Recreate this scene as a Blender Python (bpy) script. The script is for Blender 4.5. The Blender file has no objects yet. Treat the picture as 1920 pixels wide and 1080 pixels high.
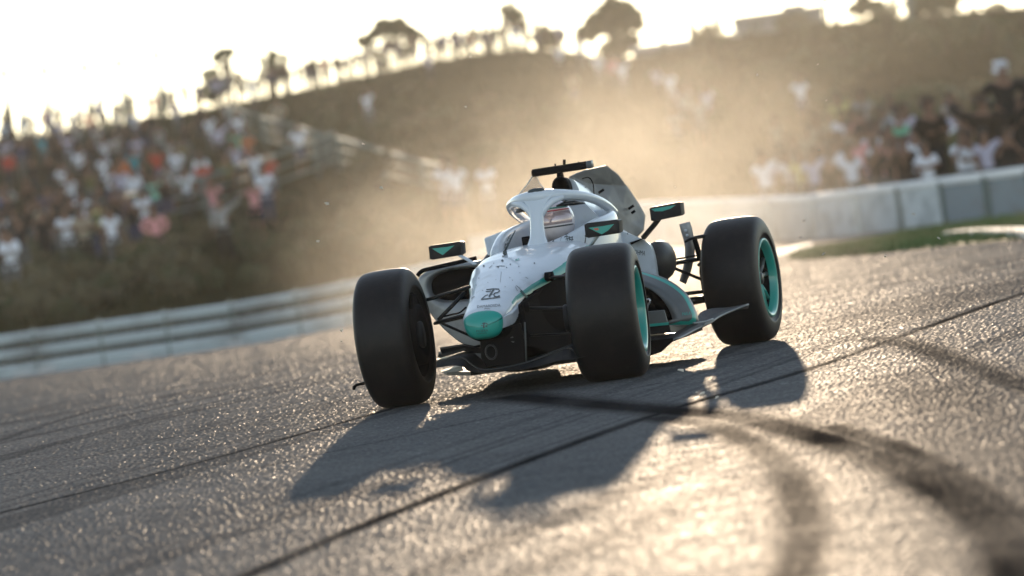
import bpy, bmesh, math, random
import numpy as np
from mathutils import Vector, Matrix
from mathutils.bvhtree import BVHTree
R = math.radians
rnd = random.Random(7)
sc = bpy.context.scene
COL = sc.collection

# ---------------------------------------------------------------- camera
F = 11200.0                                   # focal length in photo pixels (1920 wide)
ROLL, H = R(8), 1.36
PITCH = math.atan(278 / F)
CR, SR = math.cos(ROLL), math.sin(ROLL)
FWD = Vector((0, math.cos(PITCH), -math.sin(PITCH)))
UP0 = Vector((0, math.sin(PITCH), math.cos(PITCH)))
RT0 = Vector((1, 0, 0))
CAM = Vector((0, 0, H))
rt, up = RT0 * CR - UP0 * SR, RT0 * SR + UP0 * CR
cam = bpy.data.cameras.new('camera')
cam_o = bpy.data.objects.new('camera', cam)
COL.objects.link(cam_o)
M = Matrix((rt, up, -FWD)).transposed().to_4x4()
M.translation = CAM
cam_o.matrix_world = M
cam.sensor_width = 36
cam.lens = F / 1920 * 36
cam.clip_end = 3000
cam.clip_start = 0.5
cam.dof.use_dof = True
cam.dof.focus_distance = 32.1
cam.dof.aperture_fstop = cam.lens / 1000 / 0.068
sc.camera = cam_o

# ---------------------------------------------------------------- sky, sun, exposure
SUN_EL, SUN_AZ = R(5.3), R(1.8)
world = bpy.data.worlds.new('World')
sc.world = world
world.use_nodes = True
wn = world.node_tree
sky = wn.nodes.new('ShaderNodeTexSky')
sky.sky_type = 'NISHITA'
sky.sun_disc = False
sky.sun_elevation = SUN_EL
sky.sun_rotation = SUN_AZ
sky.air_density = 0.75
sky.dust_density = 0.015
hs = wn.nodes.new('ShaderNodeHueSaturation')
hs.inputs['Saturation'].default_value = .62
wn.links.new(sky.outputs[0], hs.inputs['Color'])
wn.links.new(hs.outputs[0], wn.nodes['Background'].inputs[0])
wn.nodes['Background'].inputs[1].default_value = 0.15
sun = bpy.data.lights.new('sun', 'SUN')
sun.energy = 2.6
sun.angle = R(0.5)
sun.color = (1.0, 0.76, 0.52)
sun_o = bpy.data.objects.new('sun', sun)
COL.objects.link(sun_o)
sd = Vector((math.sin(SUN_AZ) * math.cos(SUN_EL), math.cos(SUN_AZ) * math.cos(SUN_EL), math.sin(SUN_EL)))
sun_o.rotation_euler = sd.to_track_quat('Z', 'Y').to_euler()
sun_o.location = (5, 60, 12)
sc.view_settings.view_transform = 'Standard'
sc.view_settings.look = 'None'
sc.view_settings.gamma = 1
sc.view_settings.use_curve_mapping = False
sc.view_settings.exposure = 1.55
sc.cycles.use_denoising = True
sc.cycles.max_bounces = 8
sc.cycles.volume_bounces = 1
sc.cycles.transparent_max_bounces = 12
sc.cycles.volume_step_rate = 1.0
sc.cycles.sample_clamp_indirect = 8
sc.cycles.caustics_reflective = False
sc.cycles.caustics_refractive = False

# ---------------------------------------------------------------- helpers
def ray(u, v):
    dx, dy = u - 960, v - 540
    return FWD * F + RT0 * (CR * dx - SR * dy) + UP0 * (-SR * dx - CR * dy)

def at_depth(u, v, y):
    d = ray(u, v)
    return CAM + d * (y / d.y)

def slope_of(phi):
    return float(np.interp(phi, [-.09, -.045, -.03, -.018, -.008, 0.004, .022, .05, .08],
                           [.0226, .0226, .0216, .0201, .0191, .0172, .0130, .0172, .0178]))

def tz(x, y):                                  # height of the racing surface
    if y <= 32:
        return 0.0
    d = y - 36
    s = slope_of(x / y)
    return -s * (d if d > 6 else (max(0, y - 32) ** 2) / 20 if y < 42 else d)

def on_track(u, v, off=0.0):
    d = ray(u, v)
    y = 12.0
    while y < 400:
        p = CAM + d * (y / d.y)
        if p.z <= tz(p.x, y) + off:
            return p
        y += 0.1 if y < 60 else 0.3
    return CAM + d * (400 / d.y)

def tag(o, label=None, cat=None, group=None, kind=None):
    if label: o['label'] = label
    if cat: o['category'] = cat
    if group: o['group'] = group
    if kind: o['kind'] = kind
    return o

def link(o, parent=None):
    COL.objects.link(o)
    if parent is not None:
        o.parent = parent
    return o

def empty(name, loc=(0, 0, 0)):
    o = bpy.data.objects.new(name, None)
    o.empty_display_size = .2
    o.location = loc
    return link(o)

def mesh(name, verts, faces, mats, parent=None, smooth=True, fmat=None, recalc=True, bevel=0, solid=0):
    me = bpy.data.meshes.new(name)
    me.from_pydata([tuple(v) for v in verts], [], faces)
    for m in (mats if isinstance(mats, (list, tuple)) else [mats]):
        me.materials.append(m)
    if fmat is not None:
        me.polygons.foreach_set('material_index', fmat)
    if recalc:
        bm = bmesh.new(); bm.from_mesh(me)
        bmesh.ops.recalc_face_normals(bm, faces=bm.faces)
        bm.to_mesh(me); bm.free()
    if smooth:
        me.polygons.foreach_set('use_smooth', [True] * len(me.polygons))
    o = bpy.data.objects.new(name, me)
    link(o, parent)
    if solid:
        md = o.modifiers.new('solidify', 'SOLIDIFY'); md.thickness = solid; md.offset = 0
    if bevel:
        md = o.modifiers.new('bevel', 'BEVEL'); md.width = bevel; md.segments = 2; md.limit_method = 'ANGLE'
    return o

class MB:
    def __init__(s): s.v, s.f = [], []
    def add(s, vs, fs):
        n = len(s.v); s.v += [tuple(v) for v in vs]; s.f += [tuple(i + n for i in f) for f in fs]
    def box(s, c, h, ax=None):
        c = Vector(c); ax = ax or (Vector((1, 0, 0)), Vector((0, 1, 0)), Vector((0, 0, 1)))
        vs = [c + ax[0] * (h[0] * i) + ax[1] * (h[1] * j) + ax[2] * (h[2] * k) for i in (-1, 1) for j in (-1, 1) for k in (-1, 1)]
        s.add(vs, [(0, 1, 3, 2), (4, 6, 7, 5), (0, 4, 5, 1), (2, 3, 7, 6), (0, 2, 6, 4), (1, 5, 7, 3)])
    def tube(s, pts, rads, n=10, flat=1.0, upv=(0, 0, 1)):
        pts = [Vector(p) for p in pts]
        if not isinstance(rads, (list, tuple)): rads = [rads] * len(pts)
        N = len(pts); vs, fs = [], []
        for i, p in enumerate(pts):
            t = (pts[min(i + 1, N - 1)] - pts[max(i - 1, 0)]).normalized()
            a = t.cross(Vector(upv))
            if a.length < 1e-4: a = t.cross(Vector((1, 0, 0)))
            a.normalize(); b = a.cross(t).normalized()
            for k in range(n):
                an = 2 * math.pi * k / n
                vs.append(p + a * (math.cos(an) * rads[i]) + b * (math.sin(an) * rads[i] * flat))
        for i in range(N - 1):
            for k in range(n):
                fs.append((i * n + k, i * n + (k + 1) % n, (i + 1) * n + (k + 1) % n, (i + 1) * n + k))
        fs.append(tuple(range(n - 1, -1, -1))); fs.append(tuple((N - 1) * n + k for k in range(n)))
        s.add(vs, fs)
    def loft(s, rings, cap=True):
        n = len(rings[0]); vs = [p for r in rings for p in r]; fs = []
        for i in range(len(rings) - 1):
            for k in range(n):
                fs.append((i * n + k, i * n + (k + 1) % n, (i + 1) * n + (k + 1) % n, (i + 1) * n + k))
        if cap:
            fs.append(tuple(range(n - 1, -1, -1))); fs.append(tuple((len(rings) - 1) * n + k for k in range(n)))
        s.add(vs, fs)
    def build(s, name, mat, parent=None, smooth=True, bevel=0):
        return mesh(name, s.v, s.f, mat, parent, smooth, bevel=bevel)

def autosmooth(o, ang=35):
    me = o.data
    bm = bmesh.new(); bm.from_mesh(me)
    for e in bm.edges:
        if len(e.link_faces) == 2 and e.calc_face_angle(0) > R(ang): e.smooth = False
    bm.to_mesh(me); bm.free()
    return o

# ---------------------------------------------------------------- materials
def mat(name, col, rough=.5, metal=0, coat=0, spec=.5, noise=None, bump=None, trans=0):
    """noise = (scale, second colour, lo, hi); bump = (scale, strength, distance)"""
    m = bpy.data.materials.new(name); m.use_nodes = True
    nt = m.node_tree; b = nt.nodes['Principled BSDF']
    b.inputs['Base Color'].default_value = (*col, 1)
    b.inputs['Roughness'].default_value = rough
    b.inputs['Metallic'].default_value = metal
    b.inputs['Coat Weight'].default_value = coat
    b.inputs['Coat Roughness'].default_value = .08
    b.inputs['Specular IOR Level'].default_value = spec
    b.inputs['Transmission Weight'].default_value = trans
    if noise or bump:
        tc = nt.nodes.new('ShaderNodeTexCoord')
    if noise:
        nz = nt.nodes.new('ShaderNodeTexNoise'); nz.inputs['Scale'].default_value = noise[0]; nz.inputs['Detail'].default_value = 8
        nt.links.new(tc.outputs['Object'], nz.inputs['Vector'])
        mr = nt.nodes.new('ShaderNodeMapRange'); mr.inputs[1].default_value = noise[2]; mr.inputs[2].default_value = noise[3]
        nt.links.new(nz.outputs[0], mr.inputs[0])
        mx = nt.nodes.new('ShaderNodeMix'); mx.data_type = 'RGBA'
        mx.inputs[6].default_value = (*col, 1); mx.inputs[7].default_value = (*noise[1], 1)
        nt.links.new(mr.outputs[0], mx.inputs[0]); nt.links.new(mx.outputs[2], b.inputs['Base Color'])
    if bump:
        nz = nt.nodes.new('ShaderNodeTexNoise'); nz.inputs['Scale'].default_value = bump[0]; nz.inputs['Detail'].default_value = 6
        nt.links.new(tc.outputs['Object'], nz.inputs['Vector'])
        bp = nt.nodes.new('ShaderNodeBump'); bp.inputs['Strength'].default_value = bump[1]; bp.inputs['Distance'].default_value = bump[2]
        nt.links.new(nz.outputs[0], bp.inputs['Height']); nt.links.new(bp.outputs[0], b.inputs['Normal'])
    return m

WHITE = mat('car_white', (.54, .59, .65), .34, 0, .55, noise=(9, (.38, .41, .44), .56, .80))
WHITE_HALO = mat('halo_white', (.57, .62, .68), .30, 0, .5)
TEAL = mat('car_teal', (.010, .29, .245), .35, 0, .5)
GREY = mat('car_grey', (.085, .095, .10), .40, .15, .2, noise=(7, (.06, .06, .063), .5, .75))
SILVER = mat('car_silver', (.30, .31, .315), .42, .35, 0, noise=(8, (.15, .15, .15), .5, .75), bump=(5, .12, .02))
CARBON = mat('carbon', (.012, .013, .015), .48, 0, .0, .22, noise=(14, (.035, .034, .032), .55, .8))
BLACK = mat('matt_black', (.006, .006, .007), .75, 0, 0, .08)
DARK = mat('dark_metal', (.05, .05, .052), .35, .8)
STEEL = mat('steel', (.5, .5, .5), .25, 1)
RUBBER = mat('tyre_rubber', (.006, .006, .007), .50, 0, 0, .26, noise=(11, (.013, .0125, .012), .48, .72), bump=(60, .25, .004))
INK = mat('dark_ink', (.03, .045, .055), .5)
SCREEN = mat('tinted_screen', (.30, .29, .28), .15, 0, 0, .3)
SCREEN.node_tree.nodes['Principled BSDF'].inputs['Alpha'].default_value = .35

ASPHALT_GLOSS = .037
def asphalt():
    m = bpy.data.materials.new('asphalt'); m.use_nodes = True
    nt = m.node_tree; b = nt.nodes['Principled BSDF']; L = nt.links.new
    tc = nt.nodes.new('ShaderNodeTexCoord')
    def nz(scale, det=6, dist=0, sx=1, sy=1):
        mp = nt.nodes.new('ShaderNodeMapping'); mp.inputs['Scale'].default_value = (sx, sy, 1)
        L(tc.outputs['Object'], mp.inputs[0])
        n = nt.nodes.new('ShaderNodeTexNoise'); n.inputs['Scale'].default_value = scale; n.inputs['Detail'].default_value = det
        L(mp.outputs[0], n.inputs['Vector']); return n
    big, mid, fine = nz(.35), nz(3.0, 8), nz(45, 4)
    cr = nt.nodes.new('ShaderNodeValToRGB')
    cr.color_ramp.elements[0].position = .3; cr.color_ramp.elements[0].color = (.045, .047, .051, 1)
    cr.color_ramp.elements[1].position = .72; cr.color_ramp.elements[1].color = (.150, .146, .140, 1)
    ad = nt.nodes.new('ShaderNodeMath'); ad.operation = 'ADD'
    m1 = nt.nodes.new('ShaderNodeMath'); m1.operation = 'MULTIPLY'; m1.inputs[1].default_value = .35
    L(big.outputs[0], m1.inputs[0])
    m2 = nt.nodes.new('ShaderNodeMath'); m2.operation = 'MULTIPLY'; m2.inputs[1].default_value = .65
    L(fine.outputs[0], m2.inputs[0]); L(m1.outputs[0], ad.inputs[0]); L(m2.outputs[0], ad.inputs[1])
    L(ad.outputs[0], cr.inputs[0])
    at = nt.nodes.new('ShaderNodeAttribute'); at.attribute_name = 'rubber_and_dimming'
    mx = nt.nodes.new('ShaderNodeMix'); mx.data_type = 'RGBA'; mx.inputs[7].default_value = (.010, .010, .011, 1)
    L(cr.outputs[0], mx.inputs[6]); L(at.outputs['Fac'], mx.inputs[0]); L(mx.outputs[2], b.inputs['Base Color'])
    # the binder is matt; only the worn stone faces are glossy, and tyre marks and painted dimming dull them
    b.inputs['Roughness'].default_value = .9; b.inputs['Specular IOR Level'].default_value = 0
    gl = nt.nodes.new('ShaderNodeBsdfGlossy'); gl.inputs['Roughness'].default_value = .44; gl.inputs['Color'].default_value = (1, 1, 1, 1)
    gf = nt.nodes.new('ShaderNodeMapRange'); gf.inputs[1].default_value = .42; gf.inputs[2].default_value = .75; gf.inputs[3].default_value = ASPHALT_GLOSS * .55; gf.inputs[4].default_value = ASPHALT_GLOSS * 1.5
    L(fine.outputs[0], gf.inputs[0])
    gm = nt.nodes.new('ShaderNodeMapRange'); gm.inputs[3].default_value = 1; gm.inputs[4].default_value = .02
    L(at.outputs['Fac'], gm.inputs[0])
    g2 = nt.nodes.new('ShaderNodeMath'); g2.operation = 'MULTIPLY'; L(gf.outputs[0], g2.inputs[0]); L(gm.outputs[0], g2.inputs[1])
    g3 = nt.nodes.new('ShaderNodeMapRange'); g3.inputs[1].default_value = .3; g3.inputs[2].default_value = .7; g3.inputs[3].default_value = .6; g3.inputs[4].default_value = 1.3
    L(mid.outputs[0], g3.inputs[0])
    g4 = nt.nodes.new('ShaderNodeMath'); g4.operation = 'MULTIPLY'; L(g2.outputs[0], g4.inputs[0]); L(g3.outputs[0], g4.inputs[1])
    vo = nt.nodes.new('ShaderNodeTexVoronoi'); vo.inputs['Scale'].default_value = 38; L(tc.outputs['Object'], vo.inputs['Vector'])
    sx = nt.nodes.new('ShaderNodeSeparateColor'); L(vo.outputs['Color'], sx.inputs[0])
    vg = nt.nodes.new('ShaderNodeMapRange'); vg.inputs[1].default_value = .90; vg.inputs[2].default_value = .96; vg.inputs[3].default_value = 1.0; vg.inputs[4].default_value = 2.2
    L(sx.outputs[0], vg.inputs[0])
    g5 = nt.nodes.new('ShaderNodeMath'); g5.operation = 'MULTIPLY'; L(g4.outputs[0], g5.inputs[0]); L(vg.outputs[0], g5.inputs[1]); g4 = g5
    ms = nt.nodes.new('ShaderNodeMixShader'); L(g4.outputs[0], ms.inputs[0]); L(b.outputs[0], ms.inputs[1]); L(gl.outputs[0], ms.inputs[2])
    L(ms.outputs[0], nt.nodes['Material Output'].inputs['Surface'])
    bp = nt.nodes.new('ShaderNodeBump'); bp.inputs['Strength'].default_value = .55; bp.inputs['Distance'].default_value = .012
    L(fine.outputs[0], bp.inputs['Height']); L(bp.outputs[0], b.inputs['Normal']); L(bp.outputs[0], gl.inputs['Normal'])
    return m
ASPHALT = asphalt()
EARTH = mat('earth', (.07, .06, .04), .9, noise=(.5, (.12, .10, .06), .4, .7))
HILLM = mat('dry_hillside', (.020, .023, .012), .95, 0, 0, 0, noise=(.16, (.060, .058, .030), .45, .75), bump=(2.2, .8, .5))
GRASSM = mat('verge_grass', (.05, .10, .018), .8, 0, 0, .2, noise=(.8, (.13, .11, .035), .45, .7))
BLADE = mat('grass_blade', (.06, .115, .022), .7, noise=(.6, (.16, .13, .05), .45, .7))
STRAW = mat('straw_blade', (.040, .040, .018), .9, 0, 0, 0, noise=(.3, (.020, .024, .010), .45, .65))
RAILM = mat('galvanised_rail', (.50, .55, .56), .5, .25, 0, .4, noise=(1.2, (.30, .31, .31), .5, .7))
WALLM = mat('pale_wall', (.44, .47, .47), .45, .1, noise=(1.6, (.30, .32, .32), .45, .7))
CAPM = mat('bright_cap_rail', (.78, .78, .77), .55, .0, 0, .25)
POSTM = mat('fence_post', (.10, .135, .125), .7, .1)
KERBW = mat('kerb_white', (.52, .53, .53), .8, 0, 0, .04); KERBR = mat('kerb_red', (.45, .07, .06), .6); KERBG = mat('kerb_green', (.06, .22, .08), .6)
LEAF = mat('leaf', (.045, .06, .018), .7, noise=(1.1, (.09, .085, .03), .45, .7))
LEAFD = mat('leaf_dry', (.12, .10, .05), .8, noise=(1.1, (.06, .06, .03), .45, .7))
BARK = mat('bark', (.06, .045, .03), .9)
CONC = mat('grey_building', (.20, .21, .22), .8, noise=(.8, (.16, .16, .16), .4, .7))
GLASSW = mat('dark_window', (.03, .04, .05), .15)

# ================================================================= TERRAIN
BPL = [(-.30, 104), (-.09, 104), (-.034, 104.5), (-.018, 105), (-.0075, 106), (.004, 109), (.022, 118), (.045, 119), (.06, 115), (.085, 110), (.30, 108)]
def barrier_depth(phi):
    return float(np.interp(phi, [a for a, _ in BPL], [b for _, b in BPL]))

# --- broad sheets: asphalt from behind the camera to the barrier line
phis = list(np.linspace(-.5, -.14, 10)) + list(np.linspace(-.12, .12, 61)) + list(np.linspace(.14, .5, 10))
def sheet(name, y_fn0, y_fn1, rows, zoff, m, kind='structure', plist=phis, power=1.6):
    vs, fs = [], []
    for j in range(rows + 1):
        t = (j / rows) ** power
        for ph in plist:
            y0, y1 = y_fn0(ph), y_fn1(ph)
            y = y0 + (y1 - y0) * t
            x = ph * y
            vs.append((x, y, tz(x, y) + zoff))
    n = len(plist)
    for j in range(rows):
        for i in range(n - 1):
            fs.append((j * n + i, j * n + i + 1, (j + 1) * n + i + 1, (j + 1) * n + i))
    o = mesh(name, vs, fs, m, recalc=False)
    return tag(o, kind=kind)

sheet('race_track', lambda p: 15.0, lambda p: barrier_depth(p) + 1.5, 40, -.03, ASPHALT)
gv = [(-2500, -2500, -7), (2500, -2500, -7), (2500, 2500, -7), (-2500, 2500, -7)]
tag(mesh('ground', gv, [(0, 1, 2, 3)], EARTH, recalc=False), kind='structure')
tag(mesh('paddock_ground', [(-60, -60, -.04), (60, -60, -.04), (60, 15.0, -.04), (-60, 15.0, -.04)], [(0, 1, 2, 3)], ASPHALT, recalc=False), kind='structure')

# --- near asphalt: real aggregate relief, with tyre marks and painted glare dimming laid on it
def P2(u, v):
    p = on_track(u, v); return (p.x, p.y)
LINES = [  # pixel polyline, half width (m), strength
    ([(-60, 980), (330, 880), (640, 795), (770, 758)], .045, .95),
    ([(420, 1100), (800, 940), (1230, 780), (1560, 680), (1960, 538)], .06, 1.0),
    ([(-40, 880), (300, 780), (660, 700)], .05, .45),
    ([(-40, 842), (330, 740), (660, 662)], .06, .5),
    ([(40, 775), (180, 745), (420, 700), (640, 655)], .07, .55),
    ([(-40, 905), (420, 800), (640, 745)], .03, .4),
    ([(480, 880), (900, 790), (1240, 720)], .03, .5),
    ([(960, 745), (1120, 760), (1230, 770), (1400, 788), (1550, 830), (1690, 880), (1800, 940), (1880, 1010), (1920, 1100)], .155, 1.05),
    ([(1230, 785), (1340, 800), (1430, 850), (1490, 910), (1510, 1000), (1490, 1090)], .11, .9),
    ([(1560, 800), (1700, 850), (1830, 920), (1960, 1020)], .10, .95),
    ([(1640, 635), (1730, 655), (1820, 690), (1960, 740)], .12, .8),
    ([(1240, 700), (1500, 640), (1800, 570), (1960, 530)], .03, .35),
    ([(1500, 560), (1750, 520), (1960, 478)], .12, .5),
    ([(1740, 700), (1850, 860), (1960, 1040)], .42, .5),  # this and the next two: broad darkening painted in to cut sun glare
    ([(1540, 610), (1750, 570), (1980, 520)], .9, .42),
    ([(1640, 760), (1800, 800), (1960, 860)], .35, .4),
]
LN = []
for pts, w, s in LINES:
    P = [P2(*p) for p in pts]
    Q = []
    for i in range(len(P) - 1):                  # Catmull-Rom through the points
        p0, p1, p2, p3 = P[max(i - 1, 0)], P[i], P[i + 1], P[min(i + 2, len(P) - 1)]
        for t in np.linspace(0, 1, 9)[:-1]:
            Q.append([.5 * (2 * p1[k] + (p2[k] - p0[k]) * t + (2 * p0[k] - 5 * p1[k] + 4 * p2[k] - p3[k]) * t * t + (3 * p1[k] - p0[k] - 3 * p2[k] + p3[k]) * t ** 3) for k in (0, 1)])
    Q.append(list(P[-1]))
    LN.append((np.array(Q), w, s))

rng = np.random.default_rng(3)
def vnoise(x, y, seed):
    xi, yi = np.floor(x).astype(np.int64), np.floor(y).astype(np.int64)
    fx, fy = x - xi, y - yi
    fx, fy = fx * fx * (3 - 2 * fx), fy * fy * (3 - 2 * fy)
    def h(a, b):
        n = (a * 374761393 + b * 668265263 + seed * 974634777) & 0xffffffff
        n = ((n ^ (n >> 13)) * 1274126177) & 0xffffffff
        return ((n ^ (n >> 16)) & 0xffff) / 65535.0
    return (h(xi, yi) * (1 - fx) + h(xi + 1, yi) * fx) * (1 - fy) + (h(xi, yi + 1) * (1 - fx) + h(xi + 1, yi + 1) * fx) * fy

def near_asphalt():
    ys = [15.4]
    while ys[-1] < 98: ys.append(ys[-1] * 1.0021)
    ys = np.array(ys); nx = 1000
    ph = np.linspace(-.125, .125, nx)
    Y = np.repeat(ys[:, None], nx, 1); X = ph[None, :] * Y
    X = X + rng.uniform(-.3, .3, X.shape) * Y * (ph[1] - ph[0])
    s_arr = np.interp(X / Y, [-.09, -.045, -.03, -.018, -.008, 0.004, .022, .05, .08],
                      [.0226, .0226, .0216, .0201, .0191, .0172, .0130, .0172, .0178])
    Z = np.where(Y <= 32, 0, np.where(Y < 42, -s_arr * (np.maximum(0, Y - 32) ** 2) / 20, -s_arr * (Y - 36)))
    rub_dim = np.zeros_like(X)
    for Q, w, s in LN:
        d2 = np.full(X.shape, 1e9)
        bx0, by0 = Q.min(0) - .5; bx1, by1 = Q.max(0) + .5
        r0, r1 = np.searchsorted(ys, by0), np.searchsorted(ys, by1)
        if r1 <= r0: continue
        xx, yy = X[r0:r1], Y[r0:r1]; dd = d2[r0:r1]
        for a, b in zip(Q[:-1], Q[1:]):
            ab = b - a; l2 = (ab ** 2).sum() + 1e-9
            t = np.clip(((xx - a[0]) * ab[0] + (yy - a[1]) * ab[1]) / l2, 0, 1)
            dd = np.minimum(dd, (xx - a[0] - t * ab[0]) ** 2 + (yy - a[1] - t * ab[1]) ** 2)
        brk = .68 + .32 * vnoise(xx * 5, yy * .8, 9)
        k = np.clip(1.35 - np.sqrt(dd) / w, 0, 1) * s * brk
        rub_dim[r0:r1] = np.maximum(rub_dim[r0:r1], k)
    # faint lengthwise streaks along the racing line
    c0 = X * .968 - (Y - 32) * .2515; al = X * .2515 + Y * .968
    st = vnoise(c0 * 6, al * .05, 21) * .55 + vnoise(c0 * 17, al * .08, 22) * .45
    rub_dim = np.maximum(rub_dim, np.clip((st - .57) * 2.6, 0, .42) * .8)
    stones = vnoise(X * 78, Y * 50, 1); stones2 = vnoise(X * 130, Y * 80, 2); mid = vnoise(X * 14, Y * 9, 5)
    h = (np.clip(stones - .38, 0, 1) * .0078 + stones2 * .004 + mid * .003)
    h *= (1 - .6 * rub_dim) * (1 + np.clip((Y - 36) / 22, 0, 2.2))
    edge = np.minimum(1, np.minimum((ph + .125), (.125 - ph))[None, :] * 60)
    edge = edge * np.minimum(1, (Y - 15.4) / .6) * np.minimum(1, (98 - Y) / 5)
    Z = Z + h * np.minimum(1, edge + .15) - .026 * (1 - edge) - .0
    n, m_ = X.shape
    V = np.stack([X, Y, Z], -1).reshape(-1, 3)
    idx = np.arange(n * m_).reshape(n, m_)
    Fq = np.stack([idx[:-1, :-1], idx[:-1, 1:], idx[1:, 1:], idx[1:, :-1]], -1).reshape(-1, 4)
    me = bpy.data.meshes.new('track_surface')
    me.vertices.add(len(V)); me.vertices.foreach_set('co', V.ravel())
    me.loops.add(Fq.size); me.loops.foreach_set('vertex_index', Fq.ravel().astype(np.int32))
    me.polygons.add(len(Fq)); me.polygons.foreach_set('loop_start', np.arange(0, Fq.size, 4, dtype=np.int32))
    me.update()
    a = me.attributes.new('rubber_and_dimming', 'FLOAT', 'POINT'); a.data.foreach_set('value', rub_dim.ravel().astype(np.float32))
    me.materials.append(ASPHALT)
    o = bpy.data.objects.new('track_surface', me); link(o); tag(o, kind='structure')
    print('near asphalt quads', len(Fq))
near_asphalt()

# --- hillside behind the barrier
CREST = [(-300, 300), (0, 250), (100, 240), (200, 228), (400, 190), (520, 165), (640, 140), (800, 104), (920, 84), (1000, 78), (1070, 88), (1130, 100),
         (1210, 98), (1380, 60), (1540, 38), (1700, 22), (1920, 4), (2200, -40)]
YC = 295.0
CREST_ = [(u, v + (10 if u < 480 else 12 if u < 1060 else 8)) for u, v in CREST]
CP = [at_depth(u, v, YC) for u, v in CREST_]
cphi = [p.x / YC for p in CP]; cz = [p.z for p in CP]
def crest_z(phi): return float(np.interp(phi, cphi, cz))
HB = 1.0
def hill_z(x, y):
    ph = x / y
    y0 = barrier_depth(ph) + HB
    z0 = tz(ph * y0, y0) + .05
    t = (y - y0) / (YC - y0)
    zc = crest_z(ph)
    if t < 0: return z0
    if t > 1:
        return zc - (t - 1) * 4.0
    bump = .25 * math.sin(x * .9 + y * .11) * math.sin(y * .07 + x * .3) * min(1, t * 6) * (1 - t)
    return z0 + (zc - z0) * (.75 * t + .25 * t * t) + bump
hp = list(np.linspace(-.5, -.13, 12)) + list(np.linspace(-.12, .12, 121)) + list(np.linspace(.13, .5, 12))
vs, fs = [], []
NR = 90
for j in range(NR + 1):
    for ph in hp:
        y0 = barrier_depth(ph) + HB
        y = y0 + (380 - y0) * (j / NR)
        x = ph * y
        vs.append((x, y, hill_z(x, y)))
n = len(hp)
for j in range(NR):
    for i in range(n - 1):
        fs.append((j * n + i, j * n + i + 1, (j + 1) * n + i + 1, (j + 1) * n + i))
tag(mesh('hillside', vs, fs, HILLM, recalc=False), kind='structure')

def on_hill(u, v):
    d = ray(u, v); y = 95.0
    while y < 330:
        p = CAM + d * (y / d.y)
        if y > barrier_depth(p.x / y) + HB and p.z <= hill_z(p.x, y): return p
        y += .5
    return None

# --- grass verge in front of the right-hand wall
GV0 = [(1490, 489), (1560, 486), (1640, 479), (1700, 472), (1800, 462), (1920, 452), (2060, 436)]
GV1 = [(1510, 479), (1560, 470), (1640, 456), (1700, 440), (1800, 424), (1920, 406), (2060, 380)]
vs, fs = [], []
for k in range(7):
    for (a, b) in zip(GV0, GV1):
        t = k / 6
        p = on_track(a[0] + (b[0] - a[0]) * t, a[1] + (b[1] - a[1]) * t)
        vs.append((p.x, p.y, tz(p.x, p.y) + .02))
n = len(GV0)
for j in range(6):
    for i in range(n - 1): fs.append((j * n + i, j * n + i + 1, (j + 1) * n + i + 1, (j + 1) * n + i))
verge = tag(mesh('grass_verge', vs, fs, GRASSM, recalc=False), kind='structure')
VV = [Vector(v) for v in vs]
def tufts(name, pts, hmin, hmax, m, nb=4, seed=1, label=None):
    rr = random.Random(seed); V, Fc = [], []
    for p in pts:
        for _ in range(nb):
            a = rr.uniform(0, 6.28); h = rr.uniform(hmin, hmax); w = h * .10
            bx, by = p[0] + rr.uniform(-.12, .12), p[1] + rr.uniform(-.2, .2)
            dx, dy = math.cos(a), math.sin(a); ln = rr.uniform(.1, .5) * h
            i = len(V)
            V += [(bx - dy * w, by + dx * w, p[2] - .01), (bx + dy * w, by - dx * w, p[2] - .01), (bx + dx * ln, by + dy * ln, p[2] + h)]
            Fc.append((i, i + 1, i + 2))
    o = mesh(name, V, Fc, m, recalc=False, smooth=False)
    return tag(o, label, None, None, 'stuff')
pts = []
rg = random.Random(11)
for _ in range(5200):
    i = rg.randrange(n - 1); j = rg.randrange(6); a, b = rg.random(), rg.random()
    p = VV[j * n + i].lerp(VV[j * n + i + 1], a).lerp(VV[(j + 1) * n + i].lerp(VV[(j + 1) * n + i + 1], a), b)
    pts.append(p)
tag(tufts('verge_grass', pts, .05, .13, BLADE, 3, 5, 'short green and straw grass on the verge before the wall'), cat='grass')
pts = []
for _ in range(9000):
    ph = rg.uniform(-.10, .10); y0 = barrier_depth(ph) + HB; y = y0 + (YC + 4 - y0) * rg.random() ** 1.3
    pts.append((ph * y, y, hill_z(ph * y, y)))
tag(tufts('hillside_grass', pts, .15, .5, STRAW, 4, 6, 'dry olive grass covering the hillside'), cat='grass')

# --- white line / kerb on the right, kerb blocks at the left barrier foot
def strip(name, a, b, zoff, m, kind='structure', n=10):
    vs, fs = [], []
    for k in range(n + 1):
        t = k / n * (len(a) - 1); i = min(int(t), len(a) - 2); f = t - i
        for q in (a, b):
            u = q[i][0] + (q[i + 1][0] - q[i][0]) * f; v = q[i][1] + (q[i + 1][1] - q[i][1]) * f
            p = on_track(u, v); vs.append((p.x, p.y, tz(p.x, p.y) + zoff))
    for k in range(n): fs.append((2 * k, 2 * k + 2, 2 * k + 3, 2 * k + 1))
    return tag(mesh(name, vs, fs, m, recalc=False), kind=kind)
strip('painted_edge_line', [(1420, 492), (1470, 479), (1530, 464)], [(1412, 484), (1462, 470), (1520, 458)], .024, KERBW)
ku = [1790, 1830, 1875, 1925, 1980, 2040]
kerb = empty('kerb', on_track(1880, 448))
tag(kerb, 'low white kerb curving round the grass edge on the right', 'kerb')
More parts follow.
